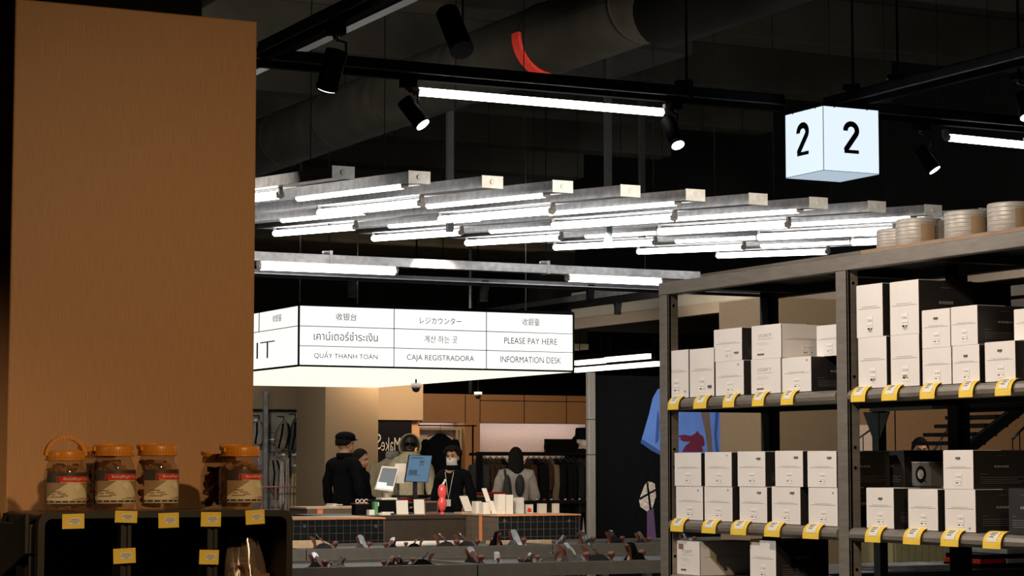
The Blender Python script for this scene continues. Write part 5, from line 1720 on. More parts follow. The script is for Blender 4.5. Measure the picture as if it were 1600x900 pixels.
def person(name, base, heading, H, label, coat=None, look=0.0, tilt=0.0, arms='down', female=False, hair='short', hat=None, mask=False, legs=True, coatm=None, skirt=.55, cat='person', skinm=None, bulk=1.0, parts=None):
    """standing figure facing local +Y"""
    s = H / 1.72
    h2 = math.atan2(heading.x, heading.y)
    t = thing(name, base, label, cat)
    R_ = Matrix.Translation(Vector(base)) @ Matrix.Rotation(-h2, 4, 'Z')
    sh = (.185 if female else .205) * s
    hip = .10 * s
    sk = skinm or M['skin']

    def J(x, y, z, *r): return (x, y, z * s, *[q * s for q in r])
    # arm targets
    A = []
    for q in (-1, 1):
        if arms == 'down': el, wr, hd = (q * (sh + .05), -.02, 1.10 * s), (q * (sh + .06), .06, .86 * s), (0, .2, -1)
        elif arms == 'work': el, wr, hd = (q * (sh + .06), .02, 1.10 * s), (q * .14, .27, 1.04 * s), (-q * .2, 1, -.1)
        elif arms == 'chin': el, wr, hd = (q * (sh + .03), .10, 1.14 * s), (q * .10, .22, 1.30 * s), (-q * .3, .2, 1)
        A.append((q, Vector(el), Vector(wr), Vector(hd)))
    js = [J(0, 0, .95, .12, .085), J(0, 0, 1.12, .11, .08), J(0, 0, 1.32, .12, .08), J(0, -.01, 1.42, .065, .055), J(0, 0, 1.50, .052, .055), J(0, .005, 1.57, .050)]
    bs = [(0, 1), (1, 2), (2, 3), (3, 4), (4, 5)]
    for q, el, wr, hd in A:
        n_ = len(js)
        js += [(q * sh * .80, -.005, 1.385 * s, .046 * s), (*el, .038 * s), (*wr, .028 * s)]
        bs += [(3, n_), (n_, n_ + 1), (n_ + 1, n_ + 2)]
    for q in (-1, 1):
        n_ = len(js)
        js += [J(q * .10, 0, .86, .085), J(q * .105, .015, .48, .056), J(q * .11, -.01, .09, .038), J(q * .115, .12, .035, .035, .03)]
        bs += [(0, n_), (n_, n_ + 1), (n_ + 1, n_ + 2), (n_ + 2, n_ + 3)]
    hc = Vector((0, .02, 1.60 * s))
    Lk = Matrix.Translation(hc) @ Matrix.Rotation(look, 4, 'Z') @ Matrix.Rotation(tilt, 4, 'X') @ Matrix.Translation(-hc)
    hm = head_mesh(hc, s * 1.0); hm.transform(Lk)
    parts_ = [skin_mesh(js, bs), hm]
    for q, el, wr, hd in A: parts_ += hand_joints(wr, hd, q, .6)
    body = remeshed(parts_, .0095)
    b = MB(); b.mesh(body, R_)
    for f in b.bm.faces: f.smooth = True
    b.build('body', sk, t)
    # eyes, brows and lips
    b = MB()
    for q in (-1, 1):
        b.ell((q * .031 * s, hc.y + .078 * s, hc.z + .004 * s), (.012 * s, .006 * s, .005 * s), u=10, v=6)
        b.box(q * .031 * s - .016 * s, q * .031 * s + .016 * s, hc.y + .080 * s, hc.y + .090 * s, hc.z + .022 * s, hc.z + .028 * s)
    bmesh.ops.transform(b.bm, matrix=R_ @ Lk, verts=b.bm.verts)
    b.build('eyes', M['hair'], t)
    if not mask:
        b = MB(); b.ell((0, hc.y + .088 * s, hc.z - .062 * s), (.022 * s, .006 * s, .006 * s), u=10, v=6)
        bmesh.ops.transform(b.bm, matrix=R_ @ Lk, verts=b.bm.verts); b.build('lips', mat('lips', (.30, .09, .07), .5, 0, .1), t)
    else:
        b = MB(); b.grid(lambda u, v: (math.sin((u - .5) * 2.5) * .069 * s, hc.y - .005 * s + math.cos((u - .5) * 2.5) * (.112 - .016 * abs(v - .5) * 2) * s, hc.z + (-.014 - .085 * v) * s), 14, 6)
        bmesh.ops.transform(b.bm, matrix=R_ @ Lk, verts=b.bm.verts); b.build('face_mask', M['mask'], t)
    # hair
    b = MB()
    if hair != 'none':
        def hairf(u, v):
            a_ = 2 * math.pi * u
            ph = v * math.pi * (.62 if hair == 'short' else .60)
            front = max(0, math.sin(a_))
            ph2 = ph * (1 - .56 * front ** 1.2)
            r_ = 1.06 + .02 * math.sin(14 * a_)
            return (math.cos(a_) * math.sin(ph2) * .078 * s * r_, hc.y + (-.014 + math.sin(a_) * math.sin(ph2) * .096 * r_) * s, hc.z + (.022 + math.cos(ph2) * .101 * r_) * s)
        b.grid(hairf, 36, 14)
        if hair == 'long':
            b.grid(lambda u, v: (math.cos(math.pi * (.93 + 1.14 * u)) * (.085 + .02 * v) * s, hc.y + (-.015 + math.sin(math.pi * (.93 + 1.14 * u)) * (.095 + .012 * v)) * s, hc.z + (.03 - .26 * v) * s), 24, 6)
        bmesh.ops.transform(b.bm, matrix=R_ @ Lk, verts=b.bm.verts)
        o = b.build('hair', M['hair'], t)
        o.modifiers.new('thick', 'SOLIDIFY').thickness = .006
    if hat:
        b = MB()
        if hat == 'cap':
            b.ell((0, hc.y - .005 * s, hc.z + .075 * s), (.098 * s, .118 * s, .062 * s), u=24, v=12)
            b.lathe([(.082 * s, .022 * s), (.086 * s, .03 * s), (.088 * s, .062 * s), (.084 * s, .07 * s)], (0, hc.y - .012 * s, hc.z + .01 * s), 24, sy=1.18)
            b.ell((0, hc.y + .085 * s, hc.z + .045 * s), (.07 * s, .05 * s, .012 * s))
        elif hat == 'bucket':
            b.lathe([(.125 * s, 0), (.128 * s, .004 * s), (.092 * s, .045 * s), (.088 * s, .115 * s), (.08 * s, .128 * s), (.03 * s, .132 * s)], (0, hc.y - .01 * s, hc.z + .012 * s), 28, sy=1.12)
        elif hat == 'fuzzy':
            b.ell((0, hc.y - .01 * s, hc.z + .055 * s), (.105 * s, .115 * s, .085 * s), u=20, v=12)
            for i in range(40):
                a_ = 2.4 * i; pz = random.uniform(-.1, .9)
                rr_ = math.sqrt(max(0, 1 - pz * pz))
                b.ell((math.cos(a_) * rr_ * .100 * s, hc.y - .01 * s + math.sin(a_) * rr_ * .11 * s, hc.z + (.055 + pz * .08) * s), (.02 * s, .02 * s, .016 * s), u=8, v=6)
        bmesh.ops.transform(b.bm, matrix=R_ @ Lk, verts=b.bm.verts)
        b.build('hat', M['vblack'], t)
    # coat: a looser surface over torso and arms
    k = .026 * bulk
    cj = [J(0, 0, skirt, .19 * bulk, .14 * bulk), J(0, 0, .95, .165 * bulk, .13 * bulk), J(0, 0, 1.12, .155 * bulk, .12 * bulk), J(0, 0, 1.30, .175 * bulk, .125 * bulk), J(0, -.01, 1.40, .13, .105), J(0, -.005, 1.475, .078, .082)]
    cb_ = [(0, 1), (1, 2), (2, 3), (3, 4), (4, 5)]
    for q, el, wr, hd in A:
        n_ = len(cj)
        w2 = wr - (wr - el).normalized() * .02
        cj += [(q * sh * .88, -.005, 1.385 * s, .082 * s * bulk), (*el, .066 * s * bulk), (*w2, .046 * s * bulk)]
        cb_ += [(4, n_), (n_, n_ + 1), (n_ + 1, n_ + 2)]
    cm = skin_mesh(cj, cb_)
    b = MB(); b.mesh(cm, R_)
    for i, v in enumerate(b.bm.verts): v.co += Vector((math.sin(v.co.z * 31 + v.co.x * 20), math.cos(v.co.z * 27 + v.co.x * 16), 0)) * .006
    for f in b.bm.faces: f.smooth = True
    co = b.build('coat', coatm or M['vblack'], t)
    b = MB(); b.lathe([(.075 * s, 0), (.088 * s, .01 * s), (.090 * s, .045 * s), (.080 * s, .062 * s), (.07 * s, .05 * s)], (0, -.002, 1.44 * s), 24)
    bmesh.ops.transform(b.bm, matrix=R_, verts=b.bm.verts); b.build('collar', coatm or M['vblack'], co)
    # trousers and shoes
    tj = [J(0, 0, .93, .14, .10)]; tb_ = []
    for q in (-1, 1):
        n_ = len(tj)
        tj += [J(q * .10, 0, .84, .10), J(q * .108, .012, .48, .072), J(q * .112, -.01, .10, .055)]
        tb_ += [(0, n_), (n_, n_ + 1), (n_ + 1, n_ + 2)]
    b = MB(); b.mesh(skin_mesh(tj, tb_), R_)
    for f in b.bm.faces: f.smooth = True
    b.build('trousers', M['black'], t)
    for q in (-1, 1):
        b = MB(); b.mesh(skin_mesh([J(q * .113, -.03, .05, .045), J(q * .115, .06, .045, .048, .042), J(q * .118, .15, .04, .042, .032)], [(0, 1), (1, 2)]), R_)
        z0_ = min(v.co.z for v in b.bm.verts)
        for v in b.bm.verts: v.co.z = max(v.co.z, .002)
        b.build('shoe', M['black'], t)
    return t, R_, hc, s


def gpos(px, D):
    p_ = W(px, 723, D=D); return Vector((p_.x, p_.y, 0))


fwd = Vector((fw.x, fw.y, 0)).normalized()
man = person('person', gpos(538, 24.9), fwd * .75 + rt * .65, 1.79, 'person in black coat and flat black cap seen from behind at the checkout', look=-.35, hat='cap', hair='short', bulk=.94, skirt=.6)
wom = person('person', gpos(561, 25.3), rt * .9 - fwd * .25, 1.60, 'dark-haired person in black half hidden behind the one in the cap, looking right', look=0, tilt=-.12, female=True, hair='long', arms='work', bulk=1.1)
cash = person('person', gpos(708, 24.4), -fwd * .9 - rt * .3, 1.63, 'person with dark fuzzy hair, white face mask and black top behind the monitor', mask=True, hair='short', hat=None, arms='down', female=True, bulk=.88)
# fuzzy hair for the cashier
t, R_, hc, s = cash
b = MB()
for i in range(70):
    a_ = 2.4 * i; pz = -.2 + 1.15 * i / 70
    rr_ = math.sqrt(max(0, 1 - min(1, pz) ** 2))
    if math.sin(a_) > .55 and pz < .45: continue
    b.ell((math.cos(a_) * rr_ * .092 * s, hc.y - .01 * s + math.sin(a_) * rr_ * .10 * s, hc.z + (.04 + pz * .08) * s), (.024 * s, .024 * s, .02 * s), u=8, v=6)
bmesh.ops.transform(b.bm, matrix=R_, verts=b.bm.verts); b.build('curls', M['hair'], t)
b = MB(); b.box(-.028, .028, .150, .154, 1.02 * s, 1.10 * s); b.path([(-.05, .12, 1.42 * s), (0, .152, 1.10 * s), (.05, .12, 1.42 * s)], .003)
bmesh.ops.transform(b.bm, matrix=R_, verts=b.bm.verts); b.build('name_badge', M['mask'], t)
fleece = mat('grey_fleece', (.30, .26, .22), .95, 0, .15, 40, bump=.3)
cust = person('person', gpos(806, 25.35), fwd * 1 - rt * .1, 1.62, 'person seen from behind in a pale fleece with a dark bag on the back', hair='long', arms='work', female=True, coatm=fleece, bulk=1.12, tilt=0)
t, R_, hc, s = cust
b = MB()
b.ell((-.115, -.15, 1.13 * s), (.055, .06, .25), u=20, v=14); b.ell((.03, -.17, 1.26 * s), (.055, .05, .13), u=16, v=12)
b.path([(-.12, -.13, 1.30 * s), (-.14, -.10, 1.44 * s), (-.12, .06, 1.45 * s)], .014)
bmesh.ops.transform(b.bm, matrix=R_, verts=b.bm.verts)
bg = b.build('shoulder_bag', mat('dark_green_bag', (.010, .012, .011), .8, 0, .2, 30))
tag(bg, 'dark bag hanging on the back of the person in the pale fleece', 'bag')
far_w = person('person', gpos(1438, 22.5), -fwd, 1.70, 'person with dark hair looking down behind the boxes of the lower right shelf', hair='long', arms='work', female=True, tilt=-.12)

# ---- mannequins
mq = mat('mannequin_cream', (.62, .50, .38), .5, 0, .03)
mq1 = person('mannequin', gpos(911, 27.0), -fwd - rt * -.5, 1.86, 'cream mannequin in a black bucket hat behind the right end of the clothes rail', hair='none', hat='bucket', cat='mannequin', skinm=mq, skirt=.8)
hood = mat('cream_jacket', (.55, .46, .29), .85, 0, .15, 20)
mq2 = person('mannequin', gpos(641, 26.8), -fwd, 1.80, 'mannequin in a cream hooded jacket and dark glasses behind the monitor', hair='none', cat='mannequin', skinm=mat('mannequin_dark', (.05, .04, .035), .5, 0, .1), coatm=hood, skirt=.8, bulk=1.12)
t, R_, hc, s = mq2
b = MB()
b.grid(lambda u, v: (math.cos(math.pi * (-.18 + 1.36 * u)) * (.108 - .035 * v) * 1.25 * s, hc.y + (.07 - .20 * v) * s, hc.z + (-.02 + math.sin(math.pi * (-.18 + 1.36 * u)) * (.150 - .05 * v)) * s), 24, 8)
b.grid(lambda u, v: (math.cos(2 * math.pi * u) * (.09 + .10 * v) * s, hc.y - .02 + math.sin(2 * math.pi * u) * (.09 + .05 * v) * s, hc.z + (-.09 - .14 * v) * s), 24, 5)
bmesh.ops.transform(b.bm, matrix=R_, verts=b.bm.verts); o = b.build('hood', hood, t); o.modifiers.new('thick', 'SOLIDIFY').thickness = .012
b = MB()
for q_ in (-1, 1): b.ell((q_ * .034 * s, hc.y + .092 * s, hc.z), (.032 * s, .012 * s, .022 * s))
b.box(-.07 * s, .07 * s, hc.y + .088 * s, hc.y + .094 * s, hc.z + .012 * s, hc.z + .018 * s)
bmesh.ops.transform(b.bm, matrix=R_, verts=b.bm.verts); b.build('sunglasses', M['black'], t)

# ================================================================ CLOTHES
def garment(c, wd, th, H, m, label, ang=0.0, sleeves=True, name='hanging_garment', group='clothes on the black rail', hem=0.0, hook=.06, dark_hanger=True, collar=True):
    """clothing on a hanger. c: top of shoulders centre; the shoulders run along local X"""
    c = Vector(c)
    t = thing(name, c - Vector((0, 0, H)), label, 'clothes', group)
    R_ = Matrix.Translation(c) @ Matrix.Rotation(ang, 4, 'Z')
    rnd = random.Random(int(c.x * 1000))
    ph = rnd.random() * 6
    b = MB()

    def f(u, v):
        a_ = 2 * math.pi * u
        shw = wd / 2 * (min(1, .30 + .9 * (v / .10) ** .6) if v < .10 else 1 - .12 * math.sin((v - .1) * 2.2) + hem * v)
        tt = th / 2 * (.35 + .65 * min(1, v / .25)) * (1 + .22 * math.sin(3 * a_ + ph + 3 * v) * v)
        x_ = math.cos(a_) * shw; y_ = math.sin(a_) * tt * (1 + .3 * math.sin(9 * math.cos(a_) + ph) * v)
        z_ = -(v * H) - (abs(x_) * .35 if v < .04 else abs(x_) * .35 * max(0, 1 - (v - .04) / .2))
        return (x_, y_, z_)
    b.grid(f, 28, 14)
    bmesh.ops.transform(b.bm, matrix=R_, verts=b.bm.verts)
    g_ = b.build('cloth', m, t)
    if sleeves:
        for q in (-1, 1):
            b = MB()
            b.mesh(skin_mesh([(q * wd * .42, 0, -.07, .05, th * .4), (q * wd * .52, .01, -.30, .05, th * .38), (q * wd * .50, .03, -min(H * .8, .58), .045, th * .34)], [(0, 1), (1, 2)], 1), R_)
            for fc in b.bm.faces: fc.smooth = True
            b.build('sleeve', m, t)
    b = MB()
    b.path([Vector((-wd * .4, 0, -.05)), Vector((0, 0, .015)), Vector((wd * .4, 0, -.05))], .006, n=6)
    b.path([Vector((0, 0, .015)), Vector((0, 0, hook - .02)), Vector((.012, 0, hook)), Vector((.024, 0, hook - .01))], .003, n=6)
    bmesh.ops.transform(b.bm, matrix=R_, verts=b.bm.verts)
    b.build('hanger', M['iron'] if dark_hanger else M['palewood'], t)
    return t


# black clothes rail
yr = gpos(733, 26.1).y
zr_ = W(733, 710, Y=yr).z
xr0 = W(736, 730, Y=yr).x; xr1 = W(935, 730, Y=yr).x + .2
t = thing('clothes_rail', ((xr0 + xr1) / 2, yr, 0), 'black square-tube clothes rail full of dark clothes', 'clothes rail')
b = MB(); b.box(xr0 - .02, xr1, yr - .015, yr + .015, zr_ - .015, zr_ + .015); b.box(xr0 - .02, xr1, yr - .23, yr - .20, zr_ + .0, zr_ + .03); b.build('rail_bar', M['black'], t)
for x_ in (xr0, xr1 - .03):
    b = MB(); b.box(x_ - .03, x_ + .03, yr - .26, yr - .2, 0, zr_ + .03); b.build('post', M['black'], t)
    b = MB(); b.box(x_ - .02, x_ + .02, yr - .26, yr + .26, 0, .03); b.box(x_ - .02, x_ + .02, yr - .2, yr, zr_ - .01, zr_ + .02); b.build('foot', M['black'], t)
cl = lambda n, r, g, bb, **k_: mat(n, (r * .55, g * .55, bb * .55), .9, 0, .2, 30, spec=.1)
C_bl = cl('cloth_black', .007, .007, .008); C_ol = cl('cloth_olive', .10, .065, .03); C_br = cl('cloth_brown', .075, .04, .02)
C_tn = cl('cloth_tan', .26, .18, .11); C_rb = cl('cloth_rust', .075, .034, .016); C_gr = cl('cloth_grey', .07, .065, .06); C_dk = cl('cloth_slate', .02, .022, .024)
gl = [(748, C_gr, .72, 'dark grey garment just right of the rail post'), (757, C_br, .66, 'brown garment second on the rail'), (766, C_ol, .62, 'olive padded garment third on the rail'), (776, C_ol, .66, 'olive-brown garment fourth on the rail'),
      (785, C_bl, .7, 'black garment fifth on the rail, left of the person in the fleece'), (826, C_rb, .55, 'rust brown garment just right of the person in the fleece'), (834, C_bl, .85, 'black garment with a short sleeve on the rail'), (842, C_bl, .82, 'black shirt before the rust sleeve on the rail'), (851, C_rb, .5, 'orange-brown garment left of the tan coat'),
      (860, C_tn, .88, 'long tan coat hanging near the middle of the rail'), (869, C_bl, .92, 'long black coat directly right of the tan one'), (878, C_bl, .92, 'second long black coat right of the tan one'), (887, C_bl, .92, 'third long black coat right of the tan one'), (896, C_dk, .9, 'slate black coat fourth right of the tan one'), (907, C_br, .66, 'brown shirt near the steel post'), (917, C_ol, .66, 'olive shirt beside the steel post, rightmost on the rail')]
for px, m_, H_, lab in gl:
    p_ = W(px, 716, Y=yr)
    garment((p_.x, yr, zr_ - .045), .44, .065, H_, m_, lab, ang=math.radians(90 + random.uniform(-8, 8)), hook=.065)
# big black coat
p_ = W(688, 678, D=27.2)
t = garment((p_.x, p_.y, W(688, 676, D=27.2).z), .40, .18, 1.05, C_bl, 'large black coat on a hanger in front of the lit niche', ang=math.radians(-27), group=None, hook=.10, hem=.2)
b = MB(); zz = W(688, 676, D=27.2).z + .10
b.cyl((p_.x - .3, p_.y, zz - .012), (p_.x + .5, p_.y, zz - .012), .008, n=8); b.cyl((p_.x + .45, p_.y, 0), (p_.x + .45, p_.y, zz), .012, n=8); b.box(p_.x + .2, p_.x + .7, p_.y - .2, p_.y + .2, 0, .02)
tag(b.build('coat_stand', M['black']), 'thin black stand carrying the large black coat', 'coat stand')
# pale jacket on a stand (no head) left
p_ = W(613, 718, D=28.0)
t = garment((p_.x, p_.y, W(613, 712, D=28.0).z), .46, .22, .75, hood, 'cream jacket with a pale scarf on a headless stand, left of the hooded one', ang=math.radians(-27), group=None, hook=.05)
b = MB(); b.cyl((p_.x, p_.y, .02), (p_.x, p_.y, 1.45), .012, n=8); b.cyl((p_.x, p_.y, 0), (p_.x, p_.y, .02), .16, n=24)
tag(b.build('dress_stand', M['black']), 'stand under the cream jacket', 'stand')
zs_ = W(613, 712, D=28.0).z
b = MB(); b.lathe([(.07, -.06), (.09, -.03), (.085, .02), (.07, .04)], (p_.x, p_.y, zs_ + .02), 20); 
tag(b.build('scarf', mat('scarf_grey', (.45, .42, .38), .9, 0, .2, 40)), 'pale scarf around the neck of the cream jacket', 'scarf')

# tables of folded clothes behind the checkout
def fold_table(px0, px1, D, z, items, label, nm_='folded clothes'):
    a = gpos(px0, D); x1 = W(px1, 723, Y=a.y).x
    t = thing('display_table', ((a.x + x1) / 2, a.y, 0), label, 'table')
    b = MB(); b.box(a.x, x1, a.y, a.y + .45, z - .03, z); b.build('table_top', M['black'], t)
    for x_ in (a.x + .02, x1 - .06):
        for y_ in (a.y + .02, a.y + .39):
            b = MB(); b.box(x_, x_ + .04, y_, y_ + .04, 0, z - .03); b.build('leg', M['black'], t)
    rnd = random.Random(int(px0))
    for i, (u, n_, m_, lab) in enumerate(items):
        x_ = a.x + (x1 - a.x) * u
        zz = z + .0005
        for k_ in range(n_):
            b = MB()
            w_ = .12 + rnd.random() * .03
            h_ = .028
            b.box(x_ - w_, x_ + w_, a.y + .08, a.y + .38, zz, zz + h_, bev=.012)
            for v in b.bm.verts: v.co.z += .003 * math.sin(v.co.x * 40 + k_)
            tag(b.build('folded_garment', m_[k_ % len(m_)]), lab % (['bottom', 'second', 'third', 'fourth', 'fifth'][k_]), 'clothes', nm_)
            zz += h_ + .0065
    return a.y, z


cr = cl('cloth_red', .45, .02, .015); cb2 = cl('cloth_rose', .28, .13, .10); cgy = cl('cloth_stone', .22, .18, .15); cblu = cl('cloth_blue', .06, .09, .12)
fold_table(634, 735, 24.9, .98, [(.12, 3, [cb2, cr, C_gr], 'rose and red folded garment below the monitor, %s of its pile'), (.37, 3, [C_gr, cgy, C_bl], 'grey folded garment right of the monitor stand, %s of its pile'), (.62, 3, [C_br, C_gr, cgy], 'brown-grey folded garment behind the pink figure, %s of its pile'), (.87, 4, [C_gr, C_br, cgy, cblu], 'folded garment left of the rail post, %s of its pile')], 'black table of folded clothes behind the monitor', 'folded clothes behind the monitor')
fold_table(742, 800, 24.7, .98, [(.25, 3, [C_br, C_rb, cgy], 'brown folded garment right of the rail post, %s of its pile'), (.62, 4, [C_br, C_rb, C_rb, cr], 'rust folded garment with a red one on top, %s of its pile')], 'black table of folded clothes right of the rail post', 'folded clothes by the rail post')
ya, za = fold_table(822, 925, 24.4, 1.02, [], 'black table with small accessories in front of the long black coats')
for i in range(9):
    x_ = W(830 + i * 11, 780, Y=ya + .1).x
    b = MB(); b.ell((x_, ya + .12, za + .013), (.018, .018, .0125), u=10, v=6)
    tag(b.build('small_accessory', M['silver'] if i % 2 else M['brownwood']), 'small %s accessory, %s from the left on the black table before the coats' % ('steel' if i % 2 else 'brown', (nm + ['sixth', 'seventh', 'eighth', 'ninth'])[i]), 'accessory', 'accessories on the black table')
b = MB(); x_ = W(905, 690, Y=31.3).x
x0_ = W(853, 700, Y=31.3).x
b.box(x0_, W(918, 700, Y=31.3).x, 31.3, 31.36, W(880, 710, Y=31.3).z, W(880, 686, Y=31.3).z)
b.box(x0_ + .3, x0_ + .35, 31.36, 31.97, W(880, 702, Y=31.3).z, W(880, 694, Y=31.3).z)
tag(b.build('wall_screen', M['black']), 'black flat screen on the lit niche wall beside the bucket-hat mannequin', 'screen')
# cameras
for px, py, lab in ((650, 606, 'small white dome camera under the left end of the sign'), (747, 618, 'small white camera on the dark band right of the first one')):
    p_ = W(px, py, D=23.9 if px == 650 else 30.5)
    t = thing('security_camera', p_, lab, 'camera')
    b = MB(); b.cyl(p_, p_ + Vector((0, 0, .05)), .055, n=20); b.build('mount', M['white'], t)
    b = MB(); b.ell(p_ + Vector((0, 0, -.005)), (.045, .045, .045)); b.build('dome', M['iron'], t)
    b = MB(); b.cyl(p_ + Vector((0, 0, .05)), (p_.x, p_.y, 5.0), .01, n=8); b.build('drop_rod', M['black'], t)
p_ = W(735, 606, D=28)
b = MB(); b.cyl((p_.x, p_.y, W(735, 614, Y=p_.y).z), (p_.x, p_.y, 5.0), .022, n=12)
tag(b.build('drop_pipe', M['galv']), 'pale drop pipe above the orange panels', 'pipe')

# ================================================================ LEFT: BAG WALL
YL = gpos(430, 31.5).y
xa_ = W(392, 700, Y=YL).x - .3; xb_ = W(466, 700, Y=YL).x + .2
zq = W(430, 640, Y=YL).z
b = MB(); b.box(xa_, xb_, YL - .3, YL + .1, zq, 2.75); struct(b.build('wall_bulkhead_left', M['lam2']))
wallg = mat('pale_peg_wall', (.26, .25, .22), .8, 0, .1, 12)
b = MB(); b.box(xa_, xb_, YL + .12, YL + .2, 0, zq)
for z_ in [.6 + .16 * i for i in range(9)]:
    b.box(xa_, xb_, YL + .117, YL + .12, z_, z_ + .006, m=1)
struct(b.build('wall_bag_display', [wallg, M['black']]))
p_ = W(414, 700, Y=YL - .35)
b = MB(); b.box(p_.x - .03, p_.x + .03, YL - .38, YL - .32, 0, W(414, 612, Y=YL - .35).z)
tag(b.build('steel_upright', M['galv']), 'grey steel upright just right of the biscuit jars', 'post')
t = thing('pink_barrier', (p_.x, YL - .55, 0), 'thin pink metal frame before the hanging bags', 'frame')
pz_ = W(430, 760.5, Y=YL - .55).z
b = MB(); b.path([(W(408, 760, Y=YL - .55).x, YL - .55, pz_), (W(466, 760, Y=YL - .55).x + .2, YL - .55, pz_)], .012)
for px in (409.5, 431): x_ = W(px, 760, Y=YL - .55).x; b.path([(x_, YL - .55, 0), (x_, YL - .55, pz_)], .012)
b.build('bars', mat('pink_metal', (.42, .16, .15), .5, 0, .1), t)


def bag(px, py0, py1, wpx, m_, D, label, tiltx=.1, straps=True):
    c = W(px, (py0 + py1) / 2, Y=YL - D); s = px2m(c)
    h_ = (py1 - py0) * s / 2; w_ = wpx * s / 2
    t = thing('backpack', (c.x, c.y, c.z - h_), label, 'bag', 'backpacks on the bag wall')
    b = MB()
    R_ = Matrix.Rotation(tiltx, 4, 'Y')
    b.ell(c, (w_, .09, h_), u=20, v=14, rot=R_)
    for v in b.bm.verts:
        d = v.co - c
        v.co = c + Vector((d.x * (1 + .18 * (1 - abs(d.z) / h_)), d.y, d.z))
    b.build('bag_body', m_, t)
    b = MB(); b.ell(c + Vector((0, -.07, -h_ * .35)), (w_ * .75, .04, h_ * .45), u=16, v=10, rot=R_); b.build('pocket', m_, t)
    for q_ in (-1, 1):
        b = MB(); b.path([c + Vector((q_ * w_ * .45 + math.sin(tiltx) * h_ * .8, -.07, h_ * .75)), c + Vector((q_ * w_ * .7 + .02, -.11, h_ * .1)), c + Vector((q_ * w_ * .6 - math.sin(tiltx) * h_ * .6, -.09, -h_ * .7))], .014, n=8); b.build('strap', M['black'], t)
    b = MB(); b.path([c + Vector((w_ * math.sin(tiltx) * 2, 0, h_ * .95)), c + Vector((w_ * .3, 0, h_ + .05)), Vector((c.x + w_ * .2, YL + .11, c.z + h_ + .055))], .006, n=6); b.build('hang_loop', M['black'], t)
    return t


bagg = mat('khaki_bag', (.20, .165, .125), .9, 0, .2, 25); bagd = mat('slate_bag', (.045, .055, .055), .8, 0, .2, 25)
bag(440, 656, 708, 19, bagg, .12, 'khaki backpack hanging at the top of the bag wall', .18)
bag(459, 652, 712, 15, bagd, .12, 'dark slate backpack hanging right of the khaki one', .12)
bag(402, 655, 700, 20, mat('stone_bag', (.26, .24, .2), .9, 0, .15, 20), .12, 'pale stone backpack at the jar edge of the bag wall', .05)
bag(428, 712, 772, 16, mat('stone_bag2', (.24, .21, .17), .9, 0, .2, 25), .12, 'pale grey bag below the khaki backpack', -.05)
for i, (px, py0, py1, wpx, c3, lab) in enumerate(((440, 722, 790, 9, (.42, .36, .30), 'pale hanging scarf under the khaki backpack'), (449, 716, 800, 9, (.30, .25, .21), 'grey-brown hanging scarf beside the pale one'), (460, 740, 800, 15, (.34, .25, .12), 'yellow-tan cloth hanging at the right of the bag wall'), (453, 705, 745, 6, (.012, .012, .012), 'black strap hanging below the slate backpack'))):
    c = W(px, py0, Y=YL - .3); s = px2m(c); h_ = (py1 - py0) * s; w_ = wpx * s
    b = MB(); b.grid(lambda u, v: (c.x + (u - .5) * w_ * (.5 + .5 * v), c.y + .02 * math.sin(u * 12 + i), c.z - v * h_ - .03 * math.sin(u * 5) * v), 10, 8)
    b.path([(c.x, c.y, c.z - .005), (c.x, YL + .11, c.z + .01)], .005)
    o = tag(b.build('hanging_cloth', mat('hang_%d' % i, c3, .9, 0, .2, 30)), lab, 'cloth', 'cloths on the bag wall'); o.modifiers.new('thick', 'SOLIDIFY').thickness = .012
reft = mat('reflective_tape', (.8, .85, .8), .3, 0, .1, 20, (.8, .95, .85), .0)
for i, (px, py, w_, lab) in enumerate(((443, 711, 5, 'small bright reflective buckle under the khaki backpack'), (459, 711, 12, 'curved reflective strip under the slate backpack'), (426, 687, 4, 'bright label beside the khaki backpack'), (462, 728, 6, 'bright reflective patch above the yellow-tan cloth'), (399.5, 657, 4, 'bright round tag at the pillar edge'))):
    c = W(px, py, Y=YL - .26); s = px2m(c)
    b = MB(); pts = [c + Vector(((u - .5) * w_ * s, 0, (u - .5) ** 2 * 1.2 * w_ * s - .0)) for u in [j / 8 for j in range(9)]]
    b.path(pts, .014, n=8); b.path([pts[4], pts[4] + Vector((0, .40, 0))], .004)
    tag(b.build('reflector', reft), lab, 'reflector', 'bright trims on the bag wall')

# ================================================================ RIGHT: BEHIND THE RACK
Yr = gpos(1400, 25.5).y
xa_ = W(1334, 700, Y=Yr).x; xb_ = W(1700, 700, Y=Yr).x
b = MB(); b.box(xa_ - .6, xb_, Yr, Yr + .2, 0, 3.0)
x_ = W(1399, 700, Y=Yr).x; b.box(x_ - .008, x_ + .008, Yr - .002, Yr, 0, 3.0, m=1)
struct(b.build('wall_stair', [mat('stair_wall_wood', (.24, .14, .075), .6, 0, .06, 20), M['black']]))
x1_ = W(1366, 680, Y=Yr).x; z1_ = W(1350, 664, Y=Yr).z
b = MB(); b.box(xa_ - .2, x1_, Yr - .03, Yr, 1.0, z1_); tag(b.build('pale_panel', nwall), 'pale pinkish panel on the far wall just right of the middle rack post', 'panel')


def railing(px0, py0, px1, py1, D, label, m_=M['iron'], drop=.5, r=.008, step=.13):
    a = W(px0, py0, D=D); c = W(px1, py1, Y=a.y)
    t = thing('stair_railing', (a.x, a.y, 0), label, 'railing')
    b = MB(); b.path([a, c], r * 1.5, n=6); b.build('handrail', m_, t)
    n_ = max(2, int(abs(c.x - a.x) / step))
    for i in range(n_ + 1):
        p_ = a.lerp(c, i / n_)
        b = MB(); b.cyl((p_.x, p_.y, 0), p_, r * .8, n=6); b.build('baluster', m_, t)
    return t


